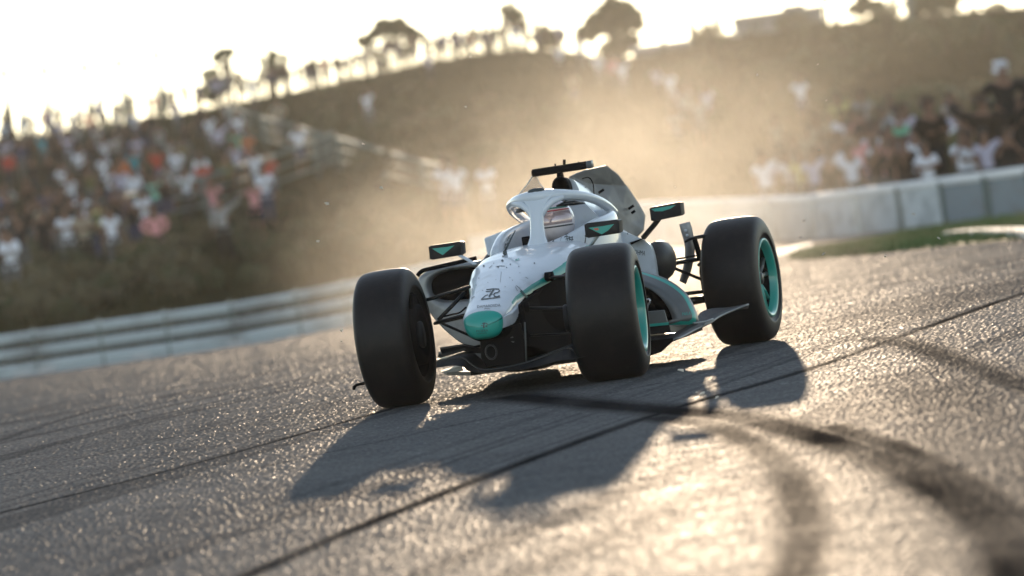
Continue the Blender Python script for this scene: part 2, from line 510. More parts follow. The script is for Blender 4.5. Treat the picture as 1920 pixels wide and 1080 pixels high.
def kerb_block(par, p0, p1, w, h, m):
    p0, p1 = Vector(p0), Vector(p1); d = (p1 - p0); L = d.length; d.normalize(); nn = Vector((-d.y, d.x, 0)).normalized()
    mb = MB(); c = (p0 + p1) / 2 - par.location
    mb.box(c + Vector((0, 0, h / 2)), (L / 2 - .01, w / 2, h / 2), (d, nn, Vector((0, 0, 1))))
    return mb.build('kerb_block', m, par, False, .02)
for i in range(5):
    va = [448, 446, 445, 447, 452, 458]
    a, b = on_track(ku[i], va[i]), on_track(ku[i + 1], va[i + 1])
    a.z, b.z = tz(a.x, a.y) + .02, tz(b.x, b.y) + .02
    kerb_block(kerb, a, b, .30, .09, KERBW)

# ---------------------------------------------------------------- barriers
def bar_pt(phi, off=0):
    y = barrier_depth(phi) + off; x = phi * y
    return Vector((x, y, tz(x, y)))
# left: three-rail guard rail, sections between posts
lb = empty('guard_rail', bar_pt(-.06)); L0 = lb.location.copy()
tag(lb, 'grey three-rail steel guard rail below the left hillside', 'crash barrier')
lk = empty('kerb', bar_pt(-.085, -4)); K0 = lk.location.copy()
tag(lk, 'kerb of white red and green blocks at the guard rail foot', 'kerb')
sec = list(np.linspace(-.24, -.136, 10)) + list(np.linspace(-.125, -.036, 9)) + [-.028, -.021, -.014, -.007, 0.0, .006]
def w_beam(a, b, z, hh):
    d = (b - a).normalized(); nn = Vector((d.y, -d.x, 0)).normalized()
    if nn.y > 0: nn = -nn
    prof = [(-.5, 0), (-.38, .05), (-.2, .06), (-.06, .0), (.06, .0), (.2, .06), (.38, .05), (.5, 0), (.5, -.02), (-.5, -.02)]
    mb = MB(); rings = []
    for p in (a, b): rings.append([p + nn * q + Vector((0, 0, z + t * hh)) for t, q in prof])
    mb.loft(rings); return mb
for i in range(len(sec) - 1):
    a, b = bar_pt(sec[i]) - L0, bar_pt(sec[i + 1]) - L0
    g = (b - a).normalized() * .015
    for z, hh in ((.06, .29), (.375, .185), (.648, .185)):
        w_beam(a + g, b - g, z, hh).build('rail', RAILM, lb, False)
for ph in sec:
    p = bar_pt(ph, .10) - L0
    mb = MB(); mb.box(p + Vector((0, 0, .34)), (.035, .05, .45)); mb.build('post', POSTM, lb, False)
    mb = MB(); mb.box(p + Vector((0, -.0, .742)), (.045, .06, .012)); mb.build('post_cap', RAILM, lb, False)
kk = 0
for ph in np.linspace(-.105, -.045, 16):
    a, b = bar_pt(ph, -1.2), bar_pt(ph + .0034, -1.2)
    a.z += -.01; b.z += -.01
    if kk in (2, 3, 5, 6, 10, 14): m = KERBW
    elif kk in (1,): m = KERBR
    elif kk == 0: m = KERBG
    else:
        kk += 1; continue
    kerb_block(lk, a, b, .45, .07, m); kk += 1
# right: pale panel wall with a bright cap rail
rb = empty('panel_wall', bar_pt(.05)); R0 = rb.location.copy()
tag(rb, 'pale panel wall with bright cap rail behind the grass verge', 'barrier wall')
sec = list(np.linspace(.0057, .03, 6)) + list(np.linspace(.037, .11, 11))
WALLS = [mat('pale_panel', c, .5, .05, 0, .3, noise=(2.2, (c[0] * .6, c[1] * .62, c[2] * .62), .48, .66)) for c in ((.58, .62, .63), (.52, .56, .57), (.60, .63, .63), (.50, .54, .55))]
WALLDK = mat('mesh_panel', (.24, .28, .30), .7, 0, 0, .2, noise=(2.5, (.22, .22, .21), .5, .7))
for i in range(len(sec) - 1):
    a, b = bar_pt(sec[i]) - R0, bar_pt(sec[i + 1]) - R0
    d = (b - a).normalized(); g = d * .03
    nn = Vector((-d.y, d.x, 0)).normalized()
    mb = MB(); hgt = .74
    c = (a + b) / 2
    mb.box(c + Vector((0, 0, hgt / 2 - .1)), ((b - a).length / 2 - .03, .05, hgt / 2 + .08), (d, nn, d.cross(nn)))
    mb.build('panel', WALLS[i % 4] if sec[i] < .068 else WALLDK, rb, False, .01)
    mb = MB(); mb.tube([a + Vector((0, 0, hgt + .03)), b + Vector((0, 0, hgt + .03))], .09, 8)
    mb.build('cap_rail', CAPM, rb)
for ph in sec:
    p = bar_pt(ph) - R0
    mb = MB(); mb.box(p + Vector((0, -.05, .33)), (.06, .10, .45)); mb.build('post', POSTM if ph > .06 else RAILM, rb, False)

# ---------------------------------------------------------------- trees, shrubs, poles, building, fence
bk = on_hill(918, 482)
if bk:
    cb = empty('concrete_block', bk); tag(cb, 'pale concrete block on the bank just left of the racing car cockpit', 'block')
    mb = MB(); mb.box((0, .3, .18), (.36, .3, .26)); mb.build('block', WALLM, cb, False, .03)
    mb = MB(); mb.box((0, .3, .455), (.38, .32, .012)); mb.build('top_slab', CONC, cb, False)
def leaf_cloud(mb, blobs, n, size, rr):
    for _ in range(n):
        c, rad = blobs[rr.randrange(len(blobs))]
        while True:
            q = Vector((rr.uniform(-1, 1), rr.uniform(-1, 1), rr.uniform(-1, 1)))
            if .25 < q.length < 1: break
        p = Vector(c) + Vector((q.x * rad[0], q.y * rad[1], q.z * rad[2]))
        a = Vector((rr.gauss(0, 1), rr.gauss(0, 1), rr.gauss(0, 1))).normalized()
        b = a.cross(Vector((rr.gauss(0, 1), rr.gauss(0, 1), rr.gauss(0, 1)))).normalized()
        s = size * rr.uniform(.5, 1.3)
        mb.add([p - a * s, p + b * s * .45, p + a * s, p - b * s * .45], [(0, 1, 2, 3)])

def tree(name, base, h, blobs, nl, size, label, group, leafm=LEAF, lean=0):
    o = empty(name, base); tag(o, label, 'tree', group)
    rr = random.Random(int(h * 1000) + nl)
    mb = MB()
    zc = min(b[0][2] for b in blobs)
    mb.tube([(0, 0, -.4), (lean * .4, 0, h * .35), (lean, 0, zc)], [h * .020, h * .016, h * .012], 7)
    mb.build('trunk', BARK, o)
    mb = MB()
    for b in blobs:
        c = Vector(b[0]); mb.tube([(lean * .6, 0, h * .45), c * .55 + Vector((0, 0, h * .25)), c], [h * .016, h * .011, h * .005], 5)
    mb.build('limbs', BARK, o)
    mb = MB(); leaf_cloud(mb, blobs, nl * 9, size * 1.15, rr); mb.build('crown', leafm, o, False)
    return o
def crest_base(u, v=None, y=300):
    p = at_depth(u, 200, y); ph = p.x / y
    return Vector((p.x, y, hill_z(p.x, y)))
def px(y): return F / y
def sky_tree(u, v, y, wpx, hpx, label, nl, umb=False, leafm=LEAF, seed=0):
    """crown centre at photo (u, v), crown size in px at depth y"""
    c = at_depth(u, v, y); s = 1 / px(y)
    bz = hill_z(c.x, y); h = c.z - bz + hpx * s / 2
    rr = random.Random(seed)
    W, Hh = wpx * s / 2 * (1.15 if wpx > 90 else .95), hpx * s / 2 * (1.15 if wpx > 90 else .95)
    blobs = []
    for k in range(30 if not umb else 18):
        an, ra = rr.uniform(0, 6.28), rr.random() ** .5 * .8
        dx, dz = math.cos(an) * ra * W, math.sin(an) * ra * Hh
        if umb: dz = (.45 - 1.1 * (dx / W) ** 2 + rr.uniform(-.3, .2)) * Hh
        q = rr.uniform(.16, .30)
        blobs.append(((dx, rr.uniform(-.6, .6) * W, c.z - bz + dz), (W * q, W * q, Hh * q * (1.0 if not umb else 1.3))))
    return tree('tree', (c.x, y, bz), h, blobs, nl, max(.10, W * .13), label, 'trees on the skyline', leafm)
sky_tree(1145, 52, 312, 118, 100, 'dark loose-crowned tree on the skyline above the white-shirted spectators', 420, seed=1)
sky_tree(728, 62, 312, 104, 60, 'flat umbrella-shaped tree on the skyline', 330, True, seed=2)
sky_tree(512, 122, 312, 78, 78, 'small spreading tree on the skyline left of the umbrella-shaped one', 110, False, seed=3)
sky_tree(962, 34, 316, 66, 80, 'narrow tree reaching the upper picture edge on the hill crest', 130, False, seed=4)
sky_tree(398, 160, 306, 66, 74, 'bushy small tree at the crest end among left skyline spectators', 240, seed=5)
sky_tree(1030, 72, 302, 80, 45, 'round olive bush tree on the crest left of the loose-crowned tree', 240, seed=6)
sky_tree(425, 105, 335, 70, 50, 'pale hazy tree far behind the left skyline crowd', 120, True, seed=8)
sky_tree(1620, 12, 310, 90, 40, 'dark tree clump on the crest right of the grey building', 220, seed=9)
sky_tree(1760, 0, 310, 120, 40, 'wide dark tree clump at the upper right crest', 260, seed=10)

def shrub_proto(k):
    rr = random.Random(100 + k)
    o = empty('shrub')
    mb = MB()
    for i in range(6):
        a = rr.uniform(0, 6.28); mb.tube([(0, 0, -.1), (math.cos(a) * .2, math.sin(a) * .2, .35), (math.cos(a) * .45, math.sin(a) * .45, .65)], [.03, .02, .008], 5)
    mb.build('stem', BARK, o)
    blobs = [((rr.uniform(-.5, .5), rr.uniform(-.4, .4), rr.uniform(.3, .75)), (rr.uniform(.25, .4),) * 3) for _ in range(7)]
    mb = MB(); leaf_cloud(mb, blobs, 260, .12, rr); mb.build('foliage', LEAF, o, False)
    return o
protos = [shrub_proto(k) for k in range(4)]
pused = [False] * 4
def place_shrub(k, loc, s, label, group, m=None):
    if not pused[k]:
        o = protos[k]; pused[k] = True
    else:
        o = protos[k].copy(); COL.objects.link(o)
        for ch in protos[k].children:
            c = ch.copy(); COL.objects.link(c); c.parent = o
    o.location = loc; o.scale = (s * rnd.uniform(.9, 1.3), s, s * rnd.uniform(.7, 1.1)); o.rotation_euler = (0, 0, rnd.uniform(0, 6.28))
    for ch in o.children:
        if ch.name.startswith('foliage'):
            ch.material_slots[0].link = 'OBJECT'; ch.material_slots[0].material = m or LEAF
    tag(o, label, 'shrub', group)
    return o
named = [((878, 330), 1.5, LEAF, 'single dark bush standing beside the pair in white on the hazy slope'),
         ((700, 345), 1.5, LEAFD, 'pale straw-coloured bush mound under the fence end'),
         ((1270, 150), 1.3, LEAFD, 'tan bush on the right crest slope below the grey roof line')]
for (u, v), s, m, lab in named:
    p = on_hill(u, v + 20)
    if p: place_shrub(0, p, s, lab, None, m)
def SHL(u, where, cuts, grp, mats):
    m = rnd.choice(mats); wh = next(w for c, w in cuts if u < c)
    k_ = 'pale straw-coloured' if m is LEAFD else 'dark green'
    return f'{k_} blurred shrub on the {where}, {wh}', f'{k_} {grp}, {wh}', m
for i in range(95):
    u = rnd.uniform(-60, 800); v = rnd.uniform(505, 640) - max(0, u) * .20
    p = on_hill(u, v)
    if p is None: continue
    place_shrub(rnd.randrange(4), p, rnd.uniform(.45, .95), *SHL(u, 'embankment above the guard rail', [(130, 'at the left edge'), (300, 'below the leftmost fence posts'), (480, 'below the middle fence posts'), (9999, 'below the fence end')], 'shrubs on the left embankment', [LEAF, LEAFD]))
for i in range(60):
    u = rnd.uniform(1000, 1960); v = rnd.uniform(40, 300) + (1500 - u) * .06
    p = on_hill(u, v)
    if p is None: continue
    place_shrub(rnd.randrange(4), p, rnd.uniform(.8, 1.7), *SHL(u, 'right hillside', [(1300, 'below the long shed'), (1560, 'below the grey building'), (1740, 'left of the tall grey mast'), (9999, 'right of the tall grey mast')], 'shrubs on the right hillside', [LEAF, LEAF, LEAFD]))
for i in range(26):
    u = rnd.uniform(560, 1000); v = rnd.uniform(180, 330)
    p = on_hill(u, v)
    if p is None: continue
    place_shrub(rnd.randrange(4), p, rnd.uniform(.5, 1.1), *SHL(u, 'middle slope', [(700, 'above the fence end'), (850, 'above the pair in white'), (9999, 'above the racing car')], 'shrubs on the middle slope', [LEAF, LEAFD]))

def pole(u, v0, v1, y, rpx, label):
    b = at_depth(u, v1, y); t = at_depth(u, v0, y)
    z0 = hill_z(b.x, y); rr = rpx / px(y) / 2
    o = empty('pole', (b.x, y, z0)); tag(o, label, 'pole', 'poles on the hill crest')
    mb = MB(); mb.tube([(0, 0, -.3), (0, 0, t.z - z0)], [rr, rr * .8], 8); mb.build('shaft', POSTM, o)
    mb = MB(); mb.box((0, 0, .03), (rr * 2, rr * 2, .05)); mb.build('base_plate', POSTM, o, False)
    mb = MB(); mb.tube([(-rr * 1.2, 0, t.z - z0), (rr * 1.2, 0, t.z - z0)], rr * .9, 6); mb.build('pole_head', POSTM, o)
for u, v0, lab in ((22, 132, 'thin pole, leftmost of the row on the left skyline'), (98, 126, 'thin pole rising behind the red-shirted skyline spectator'),
                   (174, 120, 'thin faint pole, third along the left skyline row'), (240, 112, 'thin faint pole, fourth along the left skyline row'),
                   (312, 96, 'faintest thin pole, last of the left skyline row')):
    pole(u, v0, 240, 300, 14, lab)
for u, v0, v1, w, lab in ((1300, -40, 80, 14, 'tall dark mast left of the grey building'), (1716, -60, 90, 18, 'tall grey mast on the upper right hillside'),
                          (1247, -40, 100, 8, 'slender wire-thin mast near the loose-crowned tree')):
    pole(u, v0, v1, 296 if u != 1716 else 285, w, lab)

# grey flat building on the crest
b0, b1 = at_depth(1385, 70, 305), at_depth(1545, 46, 305)
top = at_depth(1465, 24, 305).z; bx0, bx1 = b0.x, b1.x
bz = min(hill_z(bx0, 300), hill_z(bx1, 300)) - .5
bo = empty('building', ((bx0 + bx1) / 2, 307, bz)); tag(bo, 'low flat-roofed grey building on the crest between mast and trees', 'building')
hw, hh = (bx1 - bx0) / 2, (top - bz)
mb = MB(); mb.box((0, 0, hh / 2), (hw, 3, hh / 2)); mb.build('wall', CONC, bo, False)
mb = MB(); mb.box((0, 0, hh + .05), (hw + .12, 3.15, .06)); mb.build('roof', CONC, bo, False)
for k in range(3):
    mb = MB(); mb.box((-hw * .6 + k * hw * .6, -3.02, hh * .72), (hw * .13, .04, hh * .10)); mb.build('window', GLASSW, bo, False)
mb = MB(); mb.box((hw * .4, 0, hh + .22), (hw * .25, .8, .14)); mb.build('roof_plant', CONC, bo, False)
b0, b1 = at_depth(1190, 112, 300), at_depth(1385, 80, 300)
so = empty('shed', ((b0.x + b1.x) / 2, 302, hill_z((b0.x + b1.x) / 2, 300) - .3)); tag(so, 'long low shed roof on the crest left of the grey building', 'shed')
ln = (b1.x - b0.x) / 2; zt = at_depth(1290, 82, 300).z - so.location.z
mb = MB(); mb.box((0, 0, zt / 2), (ln, 1.6, zt / 2)); mb.build('wall', CONC, so, False)
mb = MB(); mb.loft([[(-ln - .1, -1.8, zt + .004), (-ln - .1, 0, zt + .25), (-ln - .1, 1.8, zt + .004)], [(ln + .1, -1.8, zt + .004), (ln + .1, 0, zt + .25), (ln + .1, 1.8, zt + .004)]]); mb.build('roof', CONC, so, False)
pp = at_depth(1562, 30, 300)
go = empty('gantry', (pp.x, 301, hill_z(pp.x, 300))); tag(go, 'dark twin-legged gantry beside the grey building', 'gantry')
for dx in (-.28, .28):
    mb = MB(); mb.tube([(dx, 0, -.3), (dx, 0, 1.7)], .09, 6); mb.build('leg', POSTM, go)
mb = MB(); mb.box((0, 0, 1.55), (.5, .12, .25)); mb.build('crossbeam', POSTM, go, False)

# spectator fence: posts and rails following pixel line on the hillside
def fence(name, line, hpx, label, rails=3):
    P = [on_hill(u, v) for u, v in line]
    P = [p for p in P if p]
    o = empty(name, P[0]); tag(o, label, 'fence')
    for p in P:
        q = p - P[0]; h = hpx * p.y / F
        mb = MB(); mb.tube([q + Vector((0, 0, -.2)), q + Vector((0, 0, h))], .085, 7); mb.build('post', POSTM, o)
    for a, b in zip(P[:-1], P[1:]):
        for k in range(rails):
            f = (k + 1) / rails * .96
            A = a - P[0] + Vector((0, 0, f * hpx * a.y / F)); B = b - P[0] + Vector((0, 0, f * hpx * b.y / F))
            mb = MB(); mb.tube([A, B], .07 if k == rails - 1 else .045, 6); mb.build('rail', POSTM, o)
    return o
fence('spectator_fence', [(-60, 510), (45, 485), (150, 462), (265, 438), (390, 408), (520, 368), (600, 338), (634, 324)], 78, 'green-grey spectator fence along the lower edge of the left crowd')
fence('spectator_fence', [(640, 322), (720, 345), (800, 368), (880, 385)], 66, 'green-grey spectator fence falling away right of the lone white shirt')
fence('spectator_fence', [(440, 262), (500, 280), (560, 296), (618, 316)], 62, 'green-grey upper fence arm beside the lone white shirt')
#PART2
# ================================================================= RACING CAR
YAW = R(17)
CF = Vector((-math.sin(YAW), -math.cos(YAW), 0)); CL = Vector((math.cos(YAW), -math.sin(YAW), 0))
def gnd(u, v):
    d = ray(u, v); return CAM + d * (-H / d.z)
CO = (gnd(757, 762) + gnd(1160, 712)) / 2
car = empty('racing_car', CO)
car.rotation_euler = (0, 0, math.atan2(CF.y, CF.x))
tag(car, 'white and teal single-seat racing car with missing front wing and broken bodywork', 'racing car')
def V(s, l, z): return Vector((-s, l, z))              # s metres behind the front axle, l to the car's left, z up
def K(u, v, s):                                        # photo point lying s metres behind the front axle
    d = ray(u, v); t = ((CO - CAM).dot(CF) - s) / d.dot(CF)
    q = CAM + d * t - CO
    return Vector((-s, q.dot(CL), q.z))
bpy.context.view_layer.update()

# ---- nose and tub: lofted from stations (s, half width, top, bottom)
ST = np.array([(-.425, .018, .396, .366), (-.420, .040, .418, .347), (-.405, .078, .442, .330), (-.375, .106, .466, .320), (-.33, .121, .486, .314), (-.24, .130, .512, .305),
               (-.10, .138, .556, .290), (.10, .182, .612, .262), (.30, .246, .668, .235), (.50, .292, .717, .21), (.66, .308, .745, .19),
               (.80, .302, .758, .18), (.93, .285, .765, .175), (1.0, .285, .765, .17)])
def ring(s, w, zt, zb, n_half=17, sh=4.6, dome=.0):
    zm = zb + .70 * (zt - zb); pts = []
    N = 4 * (n_half - 1)
    for k in range(N):
        a = 2 * math.pi * k / N
        c, q = math.cos(a), math.sin(a)
        e = (float(np.interp(s, [-.43, -.3, .1], [2.3, 3.0, sh])) if s < .1 else sh) if q > 0 else float(np.interp(s, [-.43, -.2], [2.2, 4.0]))
        l = w * math.copysign(abs(c) ** (2 / e), c)
        z = zm + (zt - zm) * abs(q) ** (2 / e) if q > 0 else zm - (zm - zb) * abs(q) ** (2 / e)
        if q > 0: z -= .018 * (l / max(w, .01)) ** 2 * min(1, w / .2)
        pts.append((s, l + float(np.interp(s, [-.42, -.05], [.022, 0])), z))
    return pts
ss = np.concatenate([ST[:4, 0], np.linspace(-.372, -.305, 9), np.linspace(-.30, 1.0, 150)])
rings = []
for s in ss:
    w, zt, zb = [float(np.interp(s, ST[:, 0], ST[:, i])) for i in (1, 2, 3)]
    rings.append(ring(s, w, zt, zb, 61))
n = len(rings[0]); vs = [V(*p) for r in rings for p in r]; fs, fm = [], []
for i in range(len(rings) - 1):
    for k in range(n):
        fs.append((i * n + k, i * n + (k + 1) % n, (i + 1) * n + (k + 1) % n, (i + 1) * n + k))
        a = ((k + .5) / n) * 360; s = (ss[i] + ss[i + 1]) / 2
        sa = a if a < 270 else a - 360                 # -90 underside, 0 car-left flank, 90 deck, 180 car-right flank
        q = sa if sa <= 90 else 180 - sa
        hi = float(np.interp(s, [-.2, .2, .6, 1.0], [26, 26, 29, 38])); lo = float(np.interp(s, [-.2, .05, .5, 1.0], [12, 5, 8, 20]))
        wl_ = float(np.interp(s, [-.38, -.20, .0, .03], [-28, -14, 6, 9]))
        if s < -.365: m = 1
        elif q > hi: m = 0
        elif q > lo and s > -.19: m = 1
        elif s < .03 and q > wl_: m = 0
        else: m = 2
        fm.append(m)
fs.append(tuple(range(n - 1, -1, -1))); fm.append(1)
fs.append(tuple((len(rings) - 1) * n + k for k in range(n))); fm.append(2)
nose = mesh('nose', vs, fs, [WHITE, TEAL, BLACK], car, fmat=fm)
nbv = BVHTree.FromPolygons(vs, fs)

# ---- tub floor behind the nose, dark cockpit inside
mb = MB(); mb.loft([[V(*p) for p in ring(s, w, zt, zb, 9)] for s, w, zt, zb in ((1.0, .27, .60, .17), (1.3, .28, .58, .17), (1.62, .27, .58, .17))])
mb.build('cockpit_tub', BLACK, car)
# ---- cockpit surround: a U of padded wall, higher at the back
def surround():
    pathL = [(.905, .02), (.945, .09), (1.0, .165), (1.08, .225), (1.2, .262), (1.37, .28), (1.55, .27), (1.66, .20), (1.70, .0)]
    pathR = [(.90, -.255), (1.0, -.268), (1.15, -.280), (1.35, -.285), (1.55, -.275), (1.66, -.20)]
    full = pathL + pathR[::-1]
    topz = lambda s: float(np.interp(s, [.90, .95, 1.02, 1.1, 1.2, 1.45, 1.7], [.758, .775, .808, .838, .858, .872, .90]))
    P = [Vector((s, l, 0)) for s, l in full]
    rings = []
    for i, p in enumerate(P):
        t = (P[min(i + 1, len(P) - 1)] - P[max(i - 1, 0)]).normalized(); nn = Vector((t.y, -t.x, 0))
        th, zt = .04, topz(p.x)
        sect = [(-1.25, .60), (-1.1, .70), (-.9, zt - .03), (-.5, zt - .006), (.2, zt), (.8, zt - .012), (1.05, zt - .05), (1.15, .60)]
        rings.append([V(*(p + nn * (a * th) * 1).to_2d(), z) if False else V((p + nn * a * th).x, (p + nn * a * th).y, z) for a, z in sect])
    mb = MB(); mb.loft(rings); return mb
o = surround().build('cockpit_surround', WHITE, car); autosmooth(o, 60)
md = o.modifiers.new('sub', 'SUBSURF'); md.levels = md.render_levels = 2
# white deflector box left of the cockpit
mb = MB(); mb.loft([[K(907, 447, 1.35), K(946, 432, 1.35), K(950, 474, 1.30), K(914, 480, 1.30)], [K(907, 447, 1.60), K(946, 432, 1.60), K(950, 474, 1.60), K(914, 480, 1.60)]])
mb.build('deflector', WHITE, car, False, .012)

# ---- halo: hoop with a broad front plate and a central strut
hp_ = [(1.72, .275, .865), (1.58, .282, .91), (1.42, .272, .952), (1.27, .235, .985), (1.13, .165, 1.006), (1.04, .085, 1.016), (1.01, 0, 1.018)]
hp_ = [(s, l * .80, z) for s, l, z in hp_] + [(s, -l, z) for s, l, z in hp_[-2::-1]]
def cr_spline(P, n=8):
    P = [Vector(p) for p in P]; out = []
    for i in range(len(P) - 1):
        p0, p1, p2, p3 = P[max(i - 1, 0)], P[i], P[i + 1], P[min(i + 2, len(P) - 1)]
        for k in range(n):
            t = k / n
            out.append(.5 * (2 * p1 + (p2 - p0) * t + (2 * p0 - 5 * p1 + 4 * p2 - p3) * t * t + (3 * p1 - p0 - 3 * p2 + p3) * t ** 3))
    out.append(P[-1]); return out
HP = cr_spline(hp_, 7)
mb = MB()
rad = [.029 + .015 * max(0, 1 - abs(p.y) / .2) for p in HP]
mb.tube([V(*p) for p in HP], rad, 16, .92)
halo = mb.build('halo', WHITE_HALO, car)
# front strut: broad at the hoop, waisted, splayed at the foot
mb = MB(); rr_ = []
for s, z, wl, ws in ((1.015, 1.02, .10, .030), (1.000, .995, .074, .032), (.975, .965, .050, .034), (.955, .92, .040, .036), (.935, .86, .038, .040), (.915, .80, .044, .048), (.89, .755, .060, .065), (.885, .735, .07, .075)):
    rr_.append([V(s + ws * math.sin(a), wl * math.cos(a), z) for a in [2 * math.pi * k / 16 for k in range(16)]])
mb.loft(rr_); st_ = mb.build('strut', WHITE_HALO, halo)
# fillets between hoop and strut
for sg in (-1, 1):
    mb = MB(); mb.tube([V(1.02, sg * .15, .998), V(1.0, sg * .09, .985), V(.975, sg * .05, .955), V(.955, sg * .030, .91)], [.012, .020, .020, .012], 10)
    mb.build('fillet', WHITE_HALO, halo)
mb = MB(); mb.loft([[V(1.01 + .03 * math.sin(a) * q, .055 * math.cos(a) * q, z) for a in [2 * math.pi * k / 14 for k in range(14)]] for q, z in ((1, 1.045), (.8, 1.062), (.3, 1.068))])
mb.build('fairing_patch', INK, halo)
# winglets under the hoop: dark lens-shaped openings
for sg, cu in ((1, 0), (-1, 0)):
    mb = MB()
    mb.tube([V(1.12, sg * .07, .952), V(1.13, sg * .11, .958), V(1.17, sg * .16, .955), V(1.24, sg * .20, .945)], [.006, .018, .020, .006], 10, .7)
    mb.build('mirror_lens', DARK, halo)

# ---- engine cover with roll hoop and intake
EC = {1.58: [(0, 1.095), (.05, 1.085), (.075, 1.04), (.10, .95), (.17, .86), (.27, .77), (.41, .695), (.455, .63), (.46, .50), (.42, .30), (0, .24)],
      1.85: [(0, 1.04), (.045, 1.03), (.07, .99), (.10, .90), (.17, .81), (.27, .73), (.38, .66), (.42, .59), (.42, .46), (.38, .28), (0, .22)],
      2.2: [(0, .92), (.035, .91), (.055, .87), (.085, .79), (.14, .71), (.21, .65), (.28, .58), (.31, .51), (.30, .40), (.26, .25), (0, .22)],
      2.55: [(0, .78), (.03, .77), (.045, .73), (.065, .67), (.09, .60), (.12, .54), (.15, .48), (.16, .42), (.15, .34), (.12, .25), (0, .22)],
      2.9: [(0, .60), (.02, .59), (.03, .56), (.04, .52), (.05, .48), (.06, .44), (.07, .40), (.07, .36), (.06, .32), (.05, .28), (0, .27)]}
ks = sorted(EC)
sts = np.linspace(1.58, 2.9, 23)
rings = []
for s in sts:
    i = max(j for j in range(len(ks)) if ks[j] <= s + 1e-9); i = min(i, len(ks) - 2); t = (s - ks[i]) / (ks[i + 1] - ks[i])
    A = [Vector(a).lerp(Vector(b), t) for a, b in zip(EC[ks[i]], EC[ks[i + 1]])]
    A3 = cr_spline([(a.x, a.y, 0) for a in A], 4); A = [(p.x, p.y) for p in A3]
    rings.append([V(s, l, z) for l, z in A] + [V(s, -l, z) for l, z in A[-2:0:-1]])
mb = MB(); mb.loft(rings)
cover = mb.build('engine_cover', WHITE, car); autosmooth(cover, 50)
cbv = BVHTree.FromPolygons(mb.v, mb.f)
# intake mouth: black hoop with dark recess
mb = MB()
def dsec(s, q, zc=1.035, wz=.075, wl=.052): return [V(s, wl * q * math.copysign(abs(math.cos(a)) ** .8, math.cos(a)), zc + wz * q * math.sin(a) * (1.0 if math.sin(a) > 0 else .95)) for a in [2 * math.pi * k / 24 for k in range(24)]]
mb.loft([dsec(1.56, .95), dsec(1.50, 1.0), dsec(1.485, .97), dsec(1.485, .84), dsec(1.56, .78)])
mb.build('air_intake', BLACK, car)
mb = MB(); mb.tube([V(1.52, l, z) for l, z in ((.0, 1.10), (0, 1.135))], [.022, .018], 10); hoopm = mb.build('camera_mast', BLACK, car)
# T-shaped camera bar
a, b = K(998, 325, 1.52), K(1109, 308, 1.52); c = (a + b) / 2; dv = (b - a).normalized(); L_ = (b - a).length / 2
mb = MB()
prof = [(-.020, -.016), (-.024, 0), (-.020, .016), (-.006, .022), (.03, .020), (.036, 0), (.03, -.018), (-.006, -.022)]
mb.loft([[c + dv * (L_ * t) + Vector((-q[0] * k_, 0, q[1] * k_)) for q in prof] for t, k_ in ((-1, .75), (-.97, 1), (.80, 1), (.82, 1.0), (1, .9))])
bar = mb.build('camera_bar', BLACK, car)
mb = MB(); mb.loft([[c + dv * (L_ * t) + Vector((-q[0] * 1.06, 0, q[1] * 1.06)) for q in prof] for t in (.86, 1.01)]); mb.build('end_cap', GREY, bar)
for u, v0, v1, w in ((1017, 315, 322, .004), (1041, 307, 318, .005), (1058, 299, 314, .009), (1085, 303, 310, .004)):
    mb = MB(); mb.tube([K(u, v1, 1.52), K(u, v0, 1.52)], w, 8); mb.build('antenna', BLACK, bar)
# cracked clear flap hanging left of the hoop
mb = MB(); q = [K(1003, 322, 1.56), K(1012, 345, 1.56), K(1030, 362, 1.62), K(972, 366, 1.62), K(990, 344, 1.58)]
o = mesh('clear_flap', q, [(0, 1, 2, 3, 4)], SCREEN, car, False, solid=.004)
mb = MB(); mb.tube([q[0], q[4], q[3]], .003, 5); mb.tube([q[0], q[1], q[2]], .002, 5); mb.build('flap_edge', WHITE_HALO, o)

# ---- torn grey panel standing up behind the cover
def panel(name, pts, m, parent, th=.012, bev=.003):
    mb_ = [Vector(p) for p in pts]
    o = mesh(name, mb_, [tuple(range(len(pts)))], m, parent, False, solid=th)
    bm = bmesh.new(); bm.from_mesh(o.data); bmesh.ops.triangulate(bm, faces=bm.faces); bm.to_mesh(o.data); bm.free()
    return o
up_ = [K(1068, 331, 1.95), K(1100, 318, 2.1), K(1136, 310, 2.3), K(1158, 327, 2.42), K(1174, 349, 2.5), K(1197, 383, 2.6), K(1209, 405, 2.62), K(1206, 432, 2.5), K(1190, 449, 2.4), K(1150, 424, 2.2), K(1110, 385, 2.02), K(1088, 355, 1.97)]
mid_ = [K(1100, 345, 2.12), K(1150, 345, 2.36), K(1165, 385, 2.40), K(1180, 420, 2.42), K(1135, 380, 2.2), K(1125, 330, 2.2)]
def tri_panel(name, outer, inner_faces, m, par, th):
    o = mesh(name, outer, inner_faces, m, par, True)
    md = o.modifiers.new('sub', 'SUBSURF'); md.levels = md.render_levels = 3; md.subdivision_type = 'SIMPLE'
    md = o.modifiers.new('solidify', 'SOLIDIFY'); md.thickness = th; md.offset = 0
    return o
P_ = up_ + mid_
tf = [(0, 1, 17), (0, 17, 12), (0, 12, 11), (1, 2, 17), (2, 3, 13), (2, 13, 17), (3, 4, 13), (4, 5, 14), (4, 14, 13), (5, 6, 15), (5, 15, 14), (6, 7, 15), (7, 8, 15), (8, 9, 15), (9, 16, 15), (9, 10, 16), (10, 11, 12), (10, 12, 16), (12, 17, 13), (12, 13, 16), (16, 13, 14), (16, 14, 15)]
bend = [0, .0, .0, 0, 0, 0, 0, 0, 0, 0, 0, 0, .01, -.02, .015, .012, .02, -.02]
P_ = [p + Vector((b, b * .6, b * .3)) for p, b in zip(P_, bend)]
